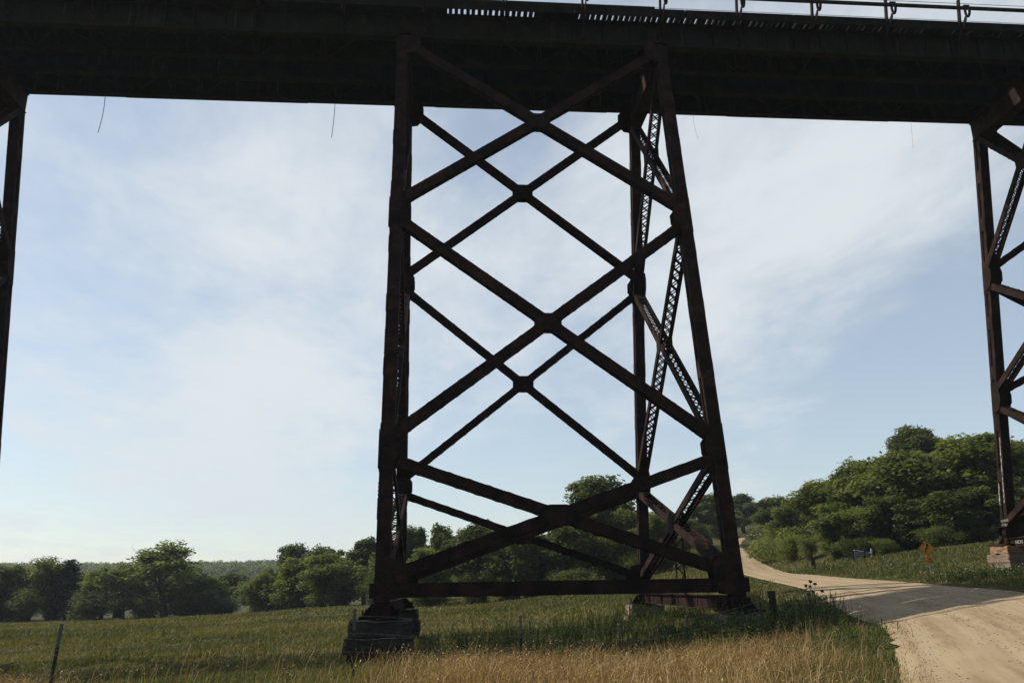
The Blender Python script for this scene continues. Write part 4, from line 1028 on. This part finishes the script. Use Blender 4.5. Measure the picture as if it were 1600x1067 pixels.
# thistle-like seed-head weed by the road
tw = empty('seed_head_weed', at(1268, 960, 31), 'tall dark weed with round seed heads at the road edge', 'weed')
mb = MB(); hb = MB(); base = at(1266, 962, 31); base.z = g1(base.x, base.y)
for (u, v) in ((1266, 908), (1274, 911.5), (1265.5, 916), (1284.5, 923), (1259, 915), (1270, 924), (1263, 928)):
    t = at(u, v, 31 + rng.uniform(-.3, .3)); md = base.lerp(t, .55) + V((rng.uniform(-.05, .05), 0, .1))
    mb.tube([base, md, t], [.012, .008, .005], 5)
    for k in range(5): hb.obox(t + V(tuple(rng.normal(0, .012, 3))), V((.028, .01, 0)), V((-.01, .028, .01)), V((0, -.01, .028)))
mb.build('stem', M['seed'], tw, origin=parent_origin(tw)); hb.build('seed_head', M['seed'], tw, origin=parent_origin(tw))

# ------------------------------------------------------------------ haze, sun, sky
SUNV = V((-.90, .30, 1.0)).normalized()
el = math.asin(SUNV.z); rot = math.atan2(SUNV.x, SUNV.y)
sl = bpy.data.lights.new('sun', 'SUN'); so = bpy.data.objects.new('sun', sl); COL.objects.link(so)
sl.energy = 4.4; sl.angle = math.radians(.53); sl.color = (1, .945, .85)
so.rotation_euler = (-SUNV).to_track_quat('-Z', 'Y').to_euler(); so.location = (-60, 10, 80)

mb = MB(); mb.box((-1700, -200, float(Zt.min()) - 1), (1900, 1700, max(float(Zt.max()) + 14, 40)))
hz_m = bpy.data.materials.new('haze'); hz_m.use_nodes = True; hn = hz_m.node_tree; hn.nodes.remove(hn.nodes['Principled BSDF'])
pv = N(hn, 'ShaderNodeVolumePrincipled'); pv.inputs['Density'].default_value = .00018; pv.inputs['Color'].default_value = (.86, .92, 1, 1); pv.inputs['Anisotropy'].default_value = .2
hn.links.new(pv.outputs[0], hn.nodes['Material Output'].inputs['Volume'])
o = mb.build('haze', hz_m); tag(o, 'thin summer haze over the valley', 'haze', kind='stuff')

w = bpy.data.worlds.new('World'); SC.world = w; w.use_nodes = True; nt = w.node_tree
bg = nt.nodes['Background']; sky = N(nt, 'ShaderNodeTexSky', sky_type='NISHITA'); sky.sun_disc = False
sky.sun_elevation = el; sky.sun_rotation = rot; sky.altitude = 300; sky.dust_density = .7; sky.air_density = 1.0; sky.ozone_density = 1.2
tc = N(nt, 'ShaderNodeTexCoord'); sepx = N(nt, 'ShaderNodeSeparateXYZ'); nt.links.new(tc.outputs['Generated'], sepx.inputs[0])
def math_(op, a, b_=None, c=None):
    n = N(nt, 'ShaderNodeMath', operation=op)
    for i, q in enumerate((a, b_, c)):
        if q is None: continue
        if isinstance(q, bpy.types.NodeSocket): nt.links.new(q, n.inputs[i])
        else: n.inputs[i].default_value = q
    return n.outputs[0]
zz = math_('MAXIMUM', math_('ADD', sepx.outputs[2], .12), .03)
px, py = math_('DIVIDE', sepx.outputs[0], zz), math_('DIVIDE', sepx.outputs[1], zz)
cmb = N(nt, 'ShaderNodeCombineXYZ'); nt.links.new(px, cmb.inputs[0]); nt.links.new(py, cmb.inputs[1])
mp = N(nt, 'ShaderNodeMapping'); mp.inputs['Rotation'].default_value = (0, 0, math.radians(18)); mp.inputs['Scale'].default_value = (1.0, .58, 1); mp.inputs['Location'].default_value = (3.3, 1.7, 0)
nt.links.new(cmb.outputs[0], mp.inputs['Vector'])
nA = noise_tex(nt, .9, 9, .56, vec=mp.outputs[0], dist=.5); nB = noise_tex(nt, 3.2, 8, .62, vec=mp.outputs[0], dist=.25)
def patch(u, v, size, amp):
    """soft bump of cloud cover around one sky direction"""
    dvec = (at(u, v, 1) - CAM).normalized()
    vm = N(nt, 'ShaderNodeVectorMath', operation='DISTANCE'); nt.links.new(tc.outputs['Generated'], vm.inputs[0]); vm.inputs[1].default_value = dvec
    e = math_('POWER', 2.718, math_('MULTIPLY', math_('MULTIPLY', vm.outputs['Value'], vm.outputs['Value']), -1 / size ** 2))
    return math_('MULTIPLY', e, amp)
nC = noise_tex(nt, 11, 6, .6, vec=mp.outputs[0], dist=.4)
cov = math_('ADD', math_('ADD', math_('MULTIPLY', nA, .62), math_('MULTIPLY', nB, .46)), math_('MULTIPLY', nC, .12))
for a in ((330, 400, .24, .10), (620, 470, .22, .08), (1400, 300, .15, .17), (1200, 420, .16, .17), (1080, 560, .14, .08), (120, 560, .13, -.12), (1380, 610, .17, -.22), (760, 230, .10, -.16), (120, 180, .10, -.10), (500, 190, .08, -.04), (1560, 500, .12, -.1), (350, 620, .14, .10), (60, 660, .08, .10), (900, 660, .14, -.05)):
    cov = math_('ADD', cov, patch(*a))
cl = N(nt, 'ShaderNodeMapRange', interpolation_type='SMOOTHSTEP'); cl.inputs['From Min'].default_value = .49; cl.inputs['From Max'].default_value = .86; cl.inputs['To Min'].default_value = .28; cl.inputs['To Max'].default_value = .94
nt.links.new(cov, cl.inputs['Value'])
frontm = N(nt, 'ShaderNodeMapRange', interpolation_type='SMOOTHSTEP'); frontm.inputs['From Min'].default_value = -.45; frontm.inputs['From Max'].default_value = .25; frontm.inputs['To Min'].default_value = .05  # thins cloud and dims unseen sky behind the viewer, darkening the near steel faces
nt.links.new(sepx.outputs[1], frontm.inputs['Value'])
clf = math_('MULTIPLY', cl.outputs[0], frontm.outputs[0])
skc = mix(nt, 1.0, sky.outputs[0], mix(nt, frontm.outputs[0], (.95, .95, .95), (1.46, 1.43, 1.33)), 'MULTIPLY')
allc = mix(nt, clf, skc, (7.8, 8.3, 8.55))
nt.links.new(allc, bg.inputs['Color']); bg.inputs['Strength'].default_value = .10
w.cycles.sampling_method = 'AUTOMATIC'
